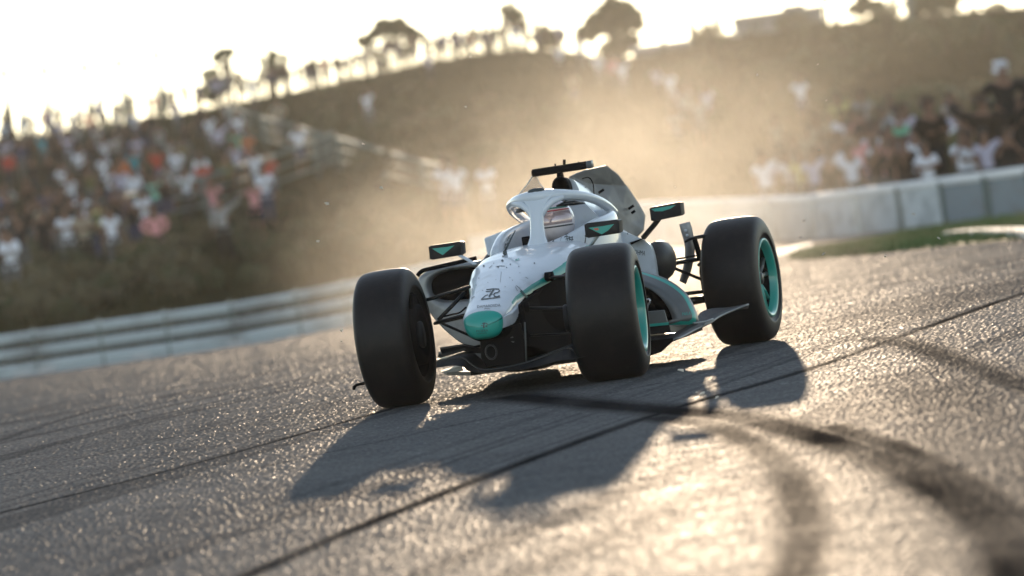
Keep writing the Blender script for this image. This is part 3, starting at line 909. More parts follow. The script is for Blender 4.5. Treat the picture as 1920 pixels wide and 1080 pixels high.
torn = tri_panel('torn_panel', P_, tf, mat('torn_composite', (.13, .13, .125), .5, .1, 0, .4, noise=(5, (.24, .235, .22), .45, .7), bump=(5, .2, .03)), car, .012)
torn['label'] = 'torn grey bodywork panel standing up'
for u, v, s, ln in ((1130, 358, 2.14, 1), (1186, 388, 2.46, 1), (1190, 397, 2.46, .7)):
    mb = MB(); p = K(u, v, s) + Vector((.03, 0, 0)); mb.box(p, (.006, .018 * ln, .007), (Vector((1, 0, 0)), Vector((0, .9, .43)), Vector((0, -.43, .9)))); mb.build('bracket', BLACK, torn, False)
mb = MB(); mb.tube(cr_spline([K(1092, 335, 1.9), K(1104, 333, 1.95), K(1112, 345, 1.97), K(1115, 372, 1.98), K(1125, 395, 2.0)], 5), .0035, 6); mb.build('loose_cable', BLACK, torn)

# ---- left-hand (photo) sidepod with open inlet
front = [(-.25, .695), (-.45, .705), (-.62, .705), (-.74, .69), (-.80, .66), (-.815, .60), (-.79, .50), (-.74, .41), (-.67, .32), (-.58, .245), (-.42, .20), (-.25, .195)]
def closed_spline(pts, n=4):
    P = [Vector((p[0], p[1], 0)) for p in pts]; N = len(P); out = []
    for i in range(N):
        p0, p1, p2, p3 = P[i - 1], P[i], P[(i + 1) % N], P[(i + 2) % N]
        for k in range(n):
            t = k / n; out.append(.5 * (2 * p1 + (p2 - p0) * t + (2 * p0 - 5 * p1 + 4 * p2 - p3) * t * t + (3 * p1 - p0 - 3 * p2 + p3) * t ** 3))
    return [(p.x, p.y) for p in out]
FR = closed_spline(front)
cx, cz_ = -.52, .47
def off(q, s, sx=1, sz=1, cx=cx, cz=cz_, dl=0): return [V(s, cx + (l - cx) * q * sx + dl, cz + (z - cz) * q * sz) for l, z in FR]
mb = MB()
mb.loft([off(.40, 2.55, .45, .8, dl=.30), off(.72, 2.2, .75, 1, dl=.17), off(.96, 1.7, 1, 1, dl=.03), off(1.0, 1.35), off(1.0, 1.20), off(.985, 1.165), off(.95, 1.155)], cap=False)
pod = mb.build('sidepod', SILVER, car)
def hole(rl, rz, s_, c=(-.555, .588)):
    out = []
    for l, z in FR:
        d = Vector((l - c[0], z - c[1])); d.normalize(); q = (abs(d.x / rl) ** 2.6 + abs(d.y / rz) ** 2.6) ** (-1 / 2.6)
        out.append(V(s_, c[0] + d.x * q, c[1] + d.y * q))
    return out
mb = MB(); mb.loft([off(.955, 1.156), [a_.lerp(b_, .6) for a_, b_ in zip(off(.93, 1.150), hole(.20, .105, 1.14))], hole(.205, .100, 1.145), hole(.195, .092, 1.158), hole(.185, .086, 1.20)], cap=False); lip = mb.build('inlet_lip', SILVER, pod)
mb = MB(); mb.loft([hole(.187, .088, 1.195), hole(.17, .08, 1.35), hole(.15, .07, 1.5)]); mb.build('inlet_duct', BLACK, pod)
mb = MB(); mb.tube(cr_spline([K(783, 517, 1.12), K(792, 508, 1.12), K(815, 502, 1.12), K(850, 494, 1.1), K(893, 484, 1.1)], 5), [.012] * 21, 9); mb.build('top_rail', BLACK, pod)
# low right-hand sidepod shell with arched undercut
outer = [K(1190, 506, 1.20), K(1218, 513, 1.20), K(1245, 522, 1.20), K(1268, 535, 1.20), K(1287, 552, 1.20), K(1300, 574, 1.20), K(1308, 596, 1.20), K(1306, 607, 1.18), K(1280, 614, 1.12), K(1250, 618, 1.08), K(1215, 619, 1.05)]
strip2 = [K(1190, 511, 1.16), K(1216, 519, 1.16), K(1241, 529, 1.16), K(1262, 541, 1.16), K(1280, 557, 1.15), K(1291, 577, 1.14), K(1297, 594, 1.13), K(1290, 602, 1.12), K(1272, 607, 1.08), K(1248, 611, 1.05), K(1215, 611, 1.02)]
inner = [K(1190, 533, 1.04), K(1208, 537, 1.04), K(1222, 544, 1.04), K(1236, 555, 1.04), K(1248, 569, 1.04), K(1256, 583, 1.04), K(1261, 597, 1.04), K(1259, 601, 1.03), K(1250, 604, 1.02), K(1240, 606, 1.01), K(1215, 606, 1.0)]
lipin = [p + Vector((-.10, -.02, 0)) for p in inner]
back1 = [p + Vector((-.45, -.17, 0)) for p in outer]
back2 = [p + Vector((-1.0, -.42, -.02)) for p in outer]
rows = [back2, back1, outer, [a.lerp(b, .35) for a, b in zip(outer, strip2)], strip2, [a.lerp(b, .5) for a, b in zip(strip2, inner)], inner, lipin]
NS = 5
def fine_row(r): return cr_spline(r, NS)
rows = [fine_row(r) for r in rows]; n = len(rows[0])
vs = [p for r in rows for p in r]; fs, fm = [], []
mi = [0, 0, 0, 1, 0, 0, 2]
for i in range(len(rows) - 1):
    for k in range(n - 1):
        fs.append((i * n + k, i * n + k + 1, (i + 1) * n + k + 1, (i + 1) * n + k))
        fm.append(1 if (k >= 7 * NS and i in (3, 4)) else mi[i])
shell = mesh('sidepod_shell', vs, fs, [GREY, TEAL, BLACK], car, fmat=fm, solid=.008)
shell['label'] = 'low grey right sidepod shell edged in teal'
sbv = BVHTree.FromPolygons(vs, fs)
mb = MB(); mb.loft([[p + Vector((-.16, -.03, 0)) for p in inner], [p + Vector((-.5, -.1, 0)) for p in inner]]); mb.build('undercut', BLACK, shell)
# vane box ahead of it, with teal line
mb = MB(); mb.loft([[K(1212, 584, .78), K(1246, 581, .80), K(1253, 606, .80), K(1212, 611, .78)], [K(1212, 584, .98), K(1246, 581, 1.0), K(1253, 606, 1.0), K(1212, 611, .98)]]); vb = mb.build('vane_box', GREY, car, False, .004)
mb = MB(); mb.loft([[K(1212, 608, .775), K(1254, 604, .795), K(1254, 609, .795), K(1212, 613, .775)], [K(1212, 608, .9), K(1254, 604, .9), K(1254, 609, .9), K(1212, 613, .9)]]); mb.build('trim_line', TEAL, vb, False)
mb = MB(); mb.loft([[K(1212, 613, .79), K(1255, 609, .8), K(1258, 624, .8), K(1212, 628, .79)], [K(1212, 613, 1.2), K(1300, 609, 1.2), K(1300, 620, 1.2), K(1212, 628, 1.2)]]); mb.build('vane_base', CARBON, vb, False, .003)
mb = MB(); mb.tube(cr_spline([K(1210, 563, .9), K(1216, 561, .9), K(1219, 566, .9), K(1215, 572, .9), K(1213, 580, .9)], 4), .006, 7); mb.build('hook', STEEL, vb)
# swollen black bodywork beside the cover, rear right
mb = MB(); rr_ = []
for s, l0, q in ((1.62, .40, .35), (1.68, .41, .8), (1.8, .415, 1.0), (2.0, .39, .98), (2.25, .33, .75), (2.45, .27, .3)):
    rr_.append([V(s, l0 + .085 * q * math.cos(a), .555 + .115 * q * math.sin(a)) for a in [2 * math.pi * k / 20 for k in range(20)]])
mb.loft(rr_); mb.build('exhaust_cowl', CARBON, car)
mb = MB(); mb.tube(cr_spline([K(1247, 500, 1.9), K(1250, 520, 1.95), K(1247, 545, 1.95)], 4), .012, 8); mb.build('cowl_stay', DARK, car)
mb = MB(); mb.loft([[K(1180, 455, 1.5), K(1212, 444, 1.5), K(1208, 447, 1.5), K(1184, 459, 1.5)], [K(1180, 455, 1.62), K(1212, 444, 1.62), K(1208, 447, 1.62), K(1184, 459, 1.62)]]); mb.build('cover_fin', BLACK, car, False)

# ---- floor and torn floor flap
fl = [V(.42, -.34, .115), V(.42, .34, .115), V(.75, .52, .12), V(.95, .60, .13), V(1.6, .58, .13), V(2.25, .50, .13), V(2.5, .40, .13), V(2.5, -.40, .13), V(2.25, -.56, .13), V(1.6, -.70, .13), V(.95, -.66, .12), V(.75, -.58, .12)]
panel('floor', fl, CARBON, car, .022)
e_out = [K(1206, 651, .62), K(1240, 647, .66), K(1264, 636, .72), K(1276, 633, .80), K(1306, 617, 1.1), K(1330, 606, 1.3), K(1348, 594, 1.5), K(1372, 583, 1.7), K(1403, 571, 1.9)]
e_in = [K(1206, 632, .70), K(1240, 630, .8), K(1258, 628, .82), K(1268, 624, .9), K(1300, 606, 1.2), K(1312, 588, 1.45), K(1335, 580, 1.6), K(1368, 578, 1.75), K(1402, 569.5, 1.92)]
midr = [a.lerp(b, .5) + Vector((0, 0, -.008 + .012 * math.sin(i * 2.1))) for i, (a, b) in enumerate(zip(e_out, e_in))]
rows = [cr_spline(e_out, 4), cr_spline(midr, 4), cr_spline(e_in, 4)]; n = len(rows[0]); vs = [p for r in rows for p in r]
fs = [(i * n + k, i * n + k + 1, (i + 1) * n + k + 1, (i + 1) * n + k) for i in range(2) for k in range(n - 1)]
flap = mesh('floor_flap', vs, fs, CARBON, car, solid=.014)
mb = MB(); mb.tube(rows[0], .0065, 6); mb.build('flap_edge', GREY, flap)
mb = MB(); mb.tube(cr_spline([K(1300, 606, 1.12), K(1322, 603, 1.2), K(1338, 598, 1.3), K(1320, 609, 1.2)], 4), [.006] * 13, 6); mb.build('torn_strip', SILVER, flap)
mb = MB(); mb.loft([[K(1205, 640, .60), K(1262, 634, .66), K(1262, 640, .66), K(1240, 660, .66), K(1205, 672, .6)], [K(1205, 640, 1.2), K(1262, 634, 1.2), K(1262, 640, 1.2), K(1240, 655, 1.2), K(1205, 660, 1.2)]]); mb.build('floor_block', BLACK, car, False, .004)

# ---- what is left of the front wing: drooping main plane under the nose
wl = [(818, 690, 818, 681), (845, 686, 845, 673), (868, 688, 868, 672), (878, 696, 885, 684), (905, 699, 905, 693), (940, 697, 945, 689), (985, 692, 985, 680), (1020, 684, 1020, 668), (1048, 676, 1048, 656), (1068, 674, 1066, 653), (1084, 672, 1080, 660), (1098, 668, 1096, 663)]
lo = cr_spline([K(u, v, -.36) for u, v, _, _ in wl], 4); hi = cr_spline([K(u, v, -.30) for _, _, u, v in wl], 4)
bk = [p + Vector((-.34, 0, .02)) for p in hi]; bl = [p + Vector((-.34, 0, .03)) for p in lo]
n = len(lo); vs = lo + hi + bk + bl
fs = [((r % 4) * n + k, (r % 4) * n + k + 1, ((r + 1) % 4) * n + k + 1, ((r + 1) % 4) * n + k) for r in range(4) for k in range(n - 1)] + [(0, n, 2 * n, 3 * n), (n - 1, 4 * n - 1, 3 * n - 1, 2 * n - 1)]
wing = mesh('front_wing_plane', vs, fs, CARBON, car); autosmooth(wing, 40)
mb = MB(); mb.tube(hi, .006, 6); mb.build('wing_edge', DARK, wing)
mb = MB(); mb.loft([[K(1060, 656, -.30), K(1074, 655, -.30), K(1092, 668, -.30), K(1086, 672, -.30), K(1066, 668, -.3)], [K(1060, 656, -.2), K(1074, 655, -.2), K(1092, 668, -.2), K(1086, 672, -.2), K(1066, 668, -.2)]]); mb.build('endplate_stub', GREY, wing, False, .004)
for q, m_ in (([(822, 664), (872, 651), (876, 656), (824, 672)], CARBON), ([(818, 676), (880, 664), (900, 668), (870, 676), (820, 684)], DARK), ([(826, 698), (866, 686), (869, 696), (830, 699)], SILVER), ([(825, 655), (870, 648), (905, 655), (905, 664), (868, 658), (828, 664)], BLACK), ([(868, 664), (904, 662), (906, 672), (884, 676)], GREY)):
    mb = MB(); mb.loft([[K(u, v, -.10) for u, v in q], [K(u, v, .12) + Vector((0, 0, .01)) for u, v in q]]); mb.build('flap_fragment', m_, wing, False, .003)
# nose pylons, tow hole and the black crash box under the nose
mb = MB(); mb.loft([[K(900, 634, -.30), K(975, 606, -.22), K(984, 640, -.22), K(985, 684, -.22), K(912, 688, -.30), K(902, 670, -.30)], [K(900, 634, .35), K(985, 600, .35), K(990, 640, .35), K(990, 680, .35), K(912, 684, .35), K(902, 670, .35)]])
box = mb.build('crash_box', BLACK, car, False, .006)
mb = MB(); c = K(921, 660, -.325); mb.tube([c + Vector((0, .030 * math.cos(a), .038 * math.sin(a))) for a in [2 * math.pi * k / 24 for k in range(25)]], .0055, 6, upv=(1, 0, 0)); mb.build('tow_eye', DARK, box)
mb = MB(); mb.tube([K(984, 604, -.235), K(985.5, 640, -.235), K(987, 680, -.235)], .0045, 6); mb.build('pylon_edge', GREY, box)
mb = MB(); mb.tube(cr_spline([K(962, 632, -.24), K(957, 634, -.24), K(958, 640, -.24), K(964, 641, -.24)], 3), .004, 5); mb.build('clip', GREY, box)
# chassis side panel, dark, between nose and wheel
mb = MB(); mb.loft([[V(s, .165 + .10 * t, z) for s, t, z in ((-.1, 0, .47), (.5, 1, .62), (.9, 1.1, .62), (.9, 1.1, .15), (.3, .6, .15), (-.1, .1, .24))], [V(s, .0, z) for s, t, z in ((-.1, 0, .47), (.5, 1, .62), (.9, 1.1, .62), (.9, 1.1, .15), (.3, .6, .15), (-.1, .1, .24))]])
mb.build('chassis_side', BLACK, car, False, .01)

# ---- suspension
def arm(name, pts, r, m=CARBON, flat=.55, par=car):
    mb = MB(); mb.tube(pts, r, 10, flat); return mb.build(name, m, par)
hubL, hubR = (-.02, .50), (.02, -.50)
arm('wishbone', [K(1028, 521, .25), V(.02, .52, .585)], .017)
arm('wishbone', [K(1038, 520, .55), V(.02, .52, .575)], .014)
arm('wishbone', [K(984, 578, -.05), V(-.02, .53, .40)], .019)
arm('tie_rod', [V(-.06, .15, .30), V(-.08, .52, .27)], .011)
for u, v, s in ((1027, 519, .24), (982, 577, -.06)):
    mb = MB(); p = K(u, v, s); mb.tube([p + Vector((0, -.012, 0)), p + Vector((0, .03, 0))], .027, 10); mb.build('pivot_boss', BLACK, car)
arm('wishbone', [K(882, 537, .15), K(800, 562, .05)], .017)
arm('wishbone', [K(880, 540, .50), K(802, 563, .06)], .012)
arm('wishbone', [K(880, 588, .02), K(815, 606, .0)], .017)
arm('wishbone', [K(884, 592, .45), K(816, 607, .02)], .013)
arm('push_rod', [K(872, 548, .14), K(822, 600, .02)], .011, CARBON, 1)
arm('brake_line', cr_spline([K(874, 576, .1), K(862, 586, .1), K(846, 590, .06), K(830, 594, .04)], 4), .005, BLACK, 1)
arm('tie_rod', [K(900, 648, -.02), K(822, 668, -.04)], .012)
arm('tie_rod', [K(905, 640, .5), K(828, 606, .4)], .014)
arm('wishbone', [K(1222, 501, 2.35), K(1332, 482, 2.55)], .024)
arm('wishbone', [K(1255, 499, 2.3), K(1325, 528, 2.6)], .015)
arm('wishbone', [K(1285, 551, 2.3), K(1335, 544, 2.58)], .021)
arm('drive_shaft', [K(1290, 566, 2.4), K(1345, 556, 2.6)], .024, DARK, 1)
arm('tie_rod', [K(1222, 494, 2.5), K(1322, 476, 2.7)], .011)
arm('wishbone', [V(2.3, -.12, .5), V(2.6, -.55, .55)], .02)
arm('wishbone', [V(2.3, -.12, .25), V(2.6, -.55, .25)], .02)
# gearbox / rear crash structure, so the rear wheels have something to hang from
mb = MB(); mb.loft([[V(*p) for p in ring(s, w, zt, zb, 7)] for s, w, zt, zb in ((2.3, .15, .44, .18), (2.8, .10, .42, .2), (3.1, .06, .38, .24))]); mb.build('gearbox', DARK, car)

# ---- wheels
def lathe(prof, n=72):
    vs, fs = [], []
    for k in range(n):
        a = 2 * math.pi * k / n
        for r, y in prof: vs.append((r * math.cos(a), y, r * math.sin(a)))
    m_ = len(prof)
    for k in range(n):
        for i in range(m_ - 1):
            fs.append((k * m_ + i, ((k + 1) % n) * m_ + i, ((k + 1) % n) * m_ + i + 1, k * m_ + i + 1))
    return vs, fs
def wheel(s, l, z, w, r, side, steer, rim_r, camber=0):
    """side +1: outer face to the car's left"""
    o = empty('wheel'); o.parent = car; o.location = V(s, l, z)
    o.rotation_euler = (camber, 0, steer)
    h = w / 2
    prof = [(rim_r - .004, -h * .86), (rim_r + .012, -h * .90), (rim_r + .03, -h * .96), (r - .11, -h * 1.0), (r - .075, -h * .985), (r - .045, -h * .94), (r - .022, -h * .86), (r - .009, -h * .74), (r - .003, -h * .55), (r, -h * .25), (r, 0)]
    prof = prof + [(a, -b) for a, b in prof[-2::-1]]
    vs, fs = lathe(cr2(prof), 96)
    mesh('tyre', vs, fs, RUBBER, o)
    yo = side
    # rim: teal ring and barrel
    rp = [(rim_r + .006, h * .90), (rim_r + .008, h * .955), (rim_r - .004, h * .965), (rim_r - .018, h * .93), (rim_r - .024, h * .84), (rim_r - .030, h * .70)]
    vs, fs = lathe([(a, b * yo) for a, b in rp], 72); mesh('rim', vs, fs, TEAL, o)
    vs, fs = lathe([(a, b * yo) for a, b in ((rim_r - .030, h * .70), (rim_r - .034, h * .36), (rim_r - .05, h * .30), (.06, h * .28), (.0, h * .28))], 48); mesh('wheel_disc', vs, fs, BLACK, o)
    sp = MB()
    for k in range(5):
        a = 2 * math.pi * k / 5 + .3
        for da in (-.16, .16):
            A = Vector((.045 * math.cos(a + da * .6), yo * h * .55, .045 * math.sin(a + da * .6))); B = Vector(((rim_r - .03) * math.cos(a + da * 1.5), yo * h * .62, (rim_r - .03) * math.sin(a + da * 1.5)))
            m1 = MB(); m1.tube([A, A.lerp(B, .5) + Vector((0, yo * .006, 0)), B], [.016, .012, .014], 8); m1.build('spoke', TEAL if k % 2 else GREY, o)
    m1 = MB(); m1.loft([[Vector((q * math.cos(a), yo * y, q * math.sin(a))) for a in [2 * math.pi * k / 16 for k in range(16)]] for q, y in ((.07, h * .40), (.065, h * .58), (.04, h * .64), (.032, h * .74), (.02, h * .76))])
    m1.build('wheel_nut', DARK, o)
    # inboard brake drum with scoops
    vs, fs = lathe([(rim_r - .004, -yo * h * .84), (rim_r - .02, -yo * h * .86), (rim_r - .03, -yo * h * .55), (.17, -yo * h * .5), (.165, -yo * (h * 1.02)), (.12, -yo * (h * 1.08)), (.09, -yo * (h * .9)), (.0, -yo * (h * .9))], 48); mesh('brake_drum', vs, fs, BLACK, o)
    m1 = MB(); m1.loft([[Vector((.10 + .05 * math.cos(a), -yo * y, .0 + q * math.sin(a))) for a in [2 * math.pi * k / 12 for k in range(12)]] for q, y in ((.06, h * .9), (.075, h * 1.15), (.07, h * 1.22))]); m1.build('brake_scoop', CARBON, o)
    return o
def cr2(p):
    q = cr_spline([(a, b, 0) for a, b in p], 3); return [(v_.x, v_.y) for v_ in q]
WF, WR_ = .305, .335
wheel(.045, -.622, .375, WF, .375, -1, R(5.0), .235, R(1.0))
wheel(-.045, .620, .366, .37, .366, 1, R(9.5), .225, R(-.5))
wheel(2.62, .672, .361, WR_, .368, 1, R(1.5), .222, R(-.5))
wheel(2.62, -.672, .368, WR_, .368, -1, 0, .222)
# inner black carrier pieces by the wheels
for (s, l, sg) in ((.02, -.47, 1), (-.02, .48, -1)):
    mb = MB(); mb.loft([[V(s + a * .06, l + .0 * sg, z) for a, z in ((-1, .24), (1, .24), (1.1, .40), (.8, .60), (-.6, .60), (-1.1, .4))], [V(s + a * .05, l - .06 * sg, z) for a, z in ((-1, .26), (1, .26), (1.1, .40), (.8, .58), (-.6, .58), (-1.1, .4))]]); mb.build('upright', BLACK, car, False, .01)
mb = MB(); mb.loft([[K(u, v, 2.45) for u, v in ((1312, 470), (1335, 458), (1340, 500), (1332, 560), (1316, 545), (1311, 510))], [K(u, v, 2.75) for u, v in ((1312, 470), (1335, 458), (1340, 500), (1332, 560), (1316, 545), (1311, 510))]]); mb.build('upright', BLACK, car, False, .012)
# looped winglet on the rear upright
mb = MB(); lp = cr_spline([K(1284, 454, 2.42), K(1298, 447, 2.42), K(1330, 442, 2.42), K(1347, 446, 2.42), K(1349, 455, 2.42), K(1338, 472, 2.42), K(1322, 488, 2.44), K(1311, 497, 2.46)], 5)
mb.tube(lp, [.010 + .009 * min(1, i / 8) for i in range(len(lp))], 9, .6); wgl = mb.build('loop_winglet', CARBON, car)
mb = MB(); mb.loft([[K(1298, 450, 2.40), K(1307, 447, 2.40), K(1318, 482, 2.42), K(1308, 488, 2.42)], [K(1298, 450, 2.48), K(1307, 447, 2.48), K(1318, 482, 2.48), K(1308, 488, 2.48)]]); mb.build('winglet_strut', BLACK, wgl, False, .004)
# upright end plate, bent
ep = [(1275, 420, 1292, 416), (1279, 436, 1297, 432), (1284, 452, 1299, 450), (1286, 470, 1301, 470), (1285, 490, 1298, 490), (1281, 508, 1293, 511), (1276, 528, 1284, 532)]
A_ = cr_spline([K(a, b, 2.66) for a, b, _, _ in ep], 3); B_ = cr_spline([K(a, b, 2.72) for _, _, a, b in ep], 3)
n = len(A_); epl = mesh('end_plate', A_ + B_, [(k, k + 1, n + k + 1, n + k) for k in range(n - 1)], SILVER, car, solid=.016)
for u, v in ((1286, 432), (1289, 441)):
    mb = MB(); p = K(u, v, 2.64); mb.tube([p, p + Vector((.012, 0, 0))], .008, 10); mb.build('rivet', WHITE_HALO, epl)
# small bracket sticking out behind the front right tyre
mb = MB(); mb.tube([K(663, 727, .12), K(668, 722, .12), K(690, 717, .14)], [.009, .008, .008], 8); mb.tube([K(663, 727, .12), K(666, 729, .12)], [.012, .010], 8); mb.build('wing_bracket', BLACK, car)

# ---- mirrors
def mirror(c4, s, glass, armpts, armr, depth=.10):
    c4 = [K(u, v, s) for u, v in c4]
    cen = sum(c4, Vector()) / 4
    def rr4(k, dx):
        out = []
        for i in range(4):
            a, b, c = c4[i - 1], c4[i], c4[(i + 1) % 4]
            for t in (.22, .08): out.append(b.lerp(a, t))
            for t in (.08, .22): out.append(b.lerp(c, t))
        return [cen + (p - cen) * k + Vector((dx, 0, 0)) for p in out]
    mb = MB(); mb.loft([rr4(.90, -depth), rr4(1.0, -depth * .6), rr4(1.0, -.006), rr4(.98, .004), rr4(.90, .006)])
    o = mb.build('mirror', CARBON, car); autosmooth(o, 40)
    mesh('mirror_graphic', [K(u, v, s) + Vector((.0085, 0, 0)) for u, v in glass], [tuple(range(len(glass)))], TEAL, o, False)
    mb = MB(); mb.tube(armpts, armr, 9, .5); mb.build('mirror_arm', WHITE if armr < .02 else CARBON, o)
    return o
m1_ = mirror([(803, 461), (865, 452), (867, 478), (806, 488)], .68, [(811, 466), (838, 463), (853, 460), (842, 469), (831, 478), (822, 473)], [K(853, 474, .70), K(872, 484, .68), K(890, 495, .62)], .014)
m2_ = mirror([(1095, 419), (1161, 411), (1163, 437), (1098, 447)], .80, [(1104, 427), (1130, 424), (1152, 420), (1141, 432), (1129, 439), (1118, 434)], [K(1125, 436, .82), K(1116, 448, .84), K(1106, 462, .86)], .016)
m3_ = mirror([(1217, 389), (1276, 378), (1279, 404), (1221, 416)], 2.05, [(1222, 392), (1268, 384), (1258, 391), (1242, 396), (1228, 396)], [K(1237, 408, 2.1), K(1228, 420, 2.1), K(1206, 446, 2.1)], .030)
mesh('mirror_graphic', [K(u, v, .80) + Vector((.0087, 0, 0)) for u, v in ((1113, 428), (1122, 427), (1124, 431), (1118, 432))], [(0, 1, 2, 3)], mat('faded_red', (.45, .10, .07), .5), m2_, False)

# ---- little stalk (pitot) on the nose and details
arm('pitot', [K(944, 476, .60), K(956, 452, .60), K(966, 432, .62)], [.006, .005, .003], INK, 1)
mb = MB(); p = K(947, 474, .60); mb.box(p, (.02, .006, .012)); mb.build('pitot_foot', INK, car, False, .002)
arm('loose_wire', cr_spline([K(1070, 474, .95), K(1082, 470, .95), K(1094, 462, 1.0), K(1098, 448, 1.0), K(1097, 441, 1.0)], 4), .003, INK, 1)

# ---- printed marks on the bodywork (flat decals that follow the surface)
def decal(name, shapes, m, bvh, parent, offn=.0022):
    """shapes: lists of photo-pixel polygons, subdivided and laid on the surface"""
    V_, F_ = [], []
    car_inv = car.matrix_world.inverted()
    for poly, faces in shapes:
        idx = {}
        for i, (u, v) in enumerate(poly):
            d = (car_inv.to_3x3() @ ray(u, v)).normalized(); o_ = car_inv @ CAM
            hit, nrm, _, _ = bvh.ray_cast(o_, d)
            if hit is None: continue
            if nrm.dot(d) > 0: nrm = -nrm
            idx[i] = len(V_); V_.append(hit + nrm * offn)
        for f in faces:
            if all(i in idx for i in f): F_.append(tuple(idx[i] for i in f))
    if not F_: return None
    return mesh(name, V_, F_, m, parent, False, recalc=False)
def stroke(pts, w):
    P = [Vector((p[0], p[1])) for p in pts]; Q = []
    for i in range(len(P) - 1):
        nseg = max(1, int((P[i + 1] - P[i]).length / 3))
        for k in range(nseg): Q.append(P[i].lerp(P[i + 1], k / nseg))
    Q.append(P[-1]); poly, faces = [], []
    for i, p in enumerate(Q):
        t = (Q[min(i + 1, len(Q) - 1)] - Q[max(i - 1, 0)]).normalized(); nn = Vector((-t.y, t.x)) * (w / 2)
        poly += [tuple(p + nn), tuple(p - nn)]
    for i in range(len(Q) - 1): faces.append((2 * i, 2 * i + 1, 2 * i + 3, 2 * i + 2))
    return poly, faces
def disc(u, v, r, e=1.0):
    return [(u, v)] + [(u + r * math.cos(a), v + r * e * math.sin(a)) for a in [2 * math.pi * k / 9 for k in range(9)]], [(0, k + 1, (k + 1) % 9 + 1) for k in range(9)]
def text_shape(txt, u, v, size, rot, shear=0, sx=1):
    cu = bpy.data.curves.new('t', 'FONT'); cu.body = txt; cu.align_x = 'CENTER'; cu.size = 1; cu.resolution_u = 2
    to = bpy.data.objects.new('t', cu); COL.objects.link(to)
    dg = bpy.context.evaluated_depsgraph_get(); me = bpy.data.meshes.new_from_object(to.evaluated_get(dg))
    c, s = math.cos(rot), math.sin(rot); poly = []
    for w in me.vertices:
        x, y = w.co.x * size * sx + w.co.y * size * shear, -w.co.y * size
        poly.append((u + x * c - y * s, v + x * s + y * c))
    faces = [tuple(p.vertices) for p in me.polygons]
    bpy.data.objects.remove(to); bpy.data.meshes.remove(me); bpy.data.curves.remove(cu)
    return poly, faces
bpy.context.view_layer.update()
em = [stroke([(912, 543.5), (926, 542), (936, 542.5)], 1.8), stroke([(926, 543), (922, 549), (917, 557)], 3.2), stroke([(911, 547), (917, 547), (921, 546)], 1.6),
      stroke([(935, 543), (937, 546), (933, 549), (928, 550)], 2.0), stroke([(928, 550), (926, 553), (927, 556), (932, 557), (937, 555)], 2.4), stroke([(902, 562), (918, 560), (938, 557.5)], 2.0), stroke([(903, 561), (910, 555), (915, 553)], 1.4), stroke([(918, 553), (924, 552)], 1.2)]
decal('emblem', em, INK, nbv, nose)
decal('lettering', [text_shape('DAMARDSDA.', 917, 576.5, 7.2, R(-4), .1, 1.0), stroke([(908, 580), (912, 578.6), (915, 580)], .8), stroke([(915, 579), (919, 580)], .8)], INK, nbv, nose)
decal('emblem', [stroke([(904, 607), (908, 605.5), (913, 606.5), (914, 609)], 1.6), stroke([(908, 606), (907, 611), (907.5, 615)], 2.6), stroke([(912, 609), (911, 612), (914, 613)], 1.5), stroke([(902, 611), (905, 610)], 1.4)], INK, nbv, nose)
decal('lettering', [text_shape('POSERA', 904, 622.2, 6.2, R(-5), .1, 1.0), text_shape('N.ERIDAN', 903.5, 626, 3.6, R(-5), .1, 1.1)], INK, nbv, nose)
sp_ = [disc(942, 489, 2.2), disc(943, 481, 1.6), disc(907, 499, 1.8), disc(934, 501, 1.6), disc(1002, 494, 1.4), disc(950, 502, 1.0), disc(957, 496, 1.2), disc(968, 487, 1.0), disc(973, 500, 1.0), disc(926, 494, .8),
       stroke([(930, 500), (938, 499), (947, 499.5)], .9), stroke([(917, 503), (921, 500), (923, 498)], .8), stroke([(884, 560), (889, 557), (890, 556)], 1.0), stroke([(940, 510), (938, 530)], .5), stroke([(968, 536), (974, 541), (979, 548)], 1.0), stroke([(966, 538), (970, 546)], .8), stroke([(985, 520), (990, 523)], .7), stroke([(955, 520), (957, 522)], .7), disc(898, 522, .9), disc(961, 526, .8), disc(915, 530, .7), disc(947, 538, .8), disc(930, 525, .6), disc(905, 545, .7), disc(893, 535, .8), disc(975, 512, .7)]
tag(decal('stone_chips', sp_, INK, nbv, nose), kind='stuff')
decal('sticker', [stroke([(966, 488.5), (974, 486)], 3.2)], TEAL, nbv, nose)
decal('scratch', [stroke([(976, 545), (982, 552), (990, 560)], 4.5)], mat('smoked_teal', (.01, .08, .075), .4), nbv, nose)
sob = [c for c in car.children if c.name.startswith('cockpit_surround')][0]
dg = bpy.context.evaluated_depsgraph_get(); me = bpy.data.meshes.new_from_object(sob.evaluated_get(dg))
wbv = BVHTree.FromPolygons([v.co.copy() for v in me.vertices], [tuple(p.vertices) for p in me.polygons])
squ = [stroke([(1058, 437), (1061, 441), (1065, 438)], 1.2), stroke([(1058, 445), (1063, 443), (1068, 446), (1074, 444)], 1.5), stroke([(1060, 449), (1066, 447), (1071, 450), (1075, 449)], 1.4), stroke([(1062, 442), (1064, 452)], 1.2), stroke([(1068, 443), (1067, 453)], 1.2), stroke([(1073, 445), (1072, 452)], 1.3), stroke([(1071, 425), (1065, 438)], .7), disc(1037, 452, 2.0, 1.3), stroke([(1047, 462), (1056, 436)], .5)]
decal('lettering', squ, INK, wbv, sob)
decal('lettering', [stroke([(946, 466), (947, 456)], 1.3), stroke([(947, 460), (953, 455)], 1.2), stroke([(950, 452), (952, 448), (956, 446)], 1.2), stroke([(952, 446), (957, 440)], 1.3), stroke([(949, 466), (951, 458)], 1.0)], INK, wbv, sob)
decal('lettering', [text_shape('OHMA', 1199, 478, 13, R(8), 0, .55)], INK, cbv, cover)
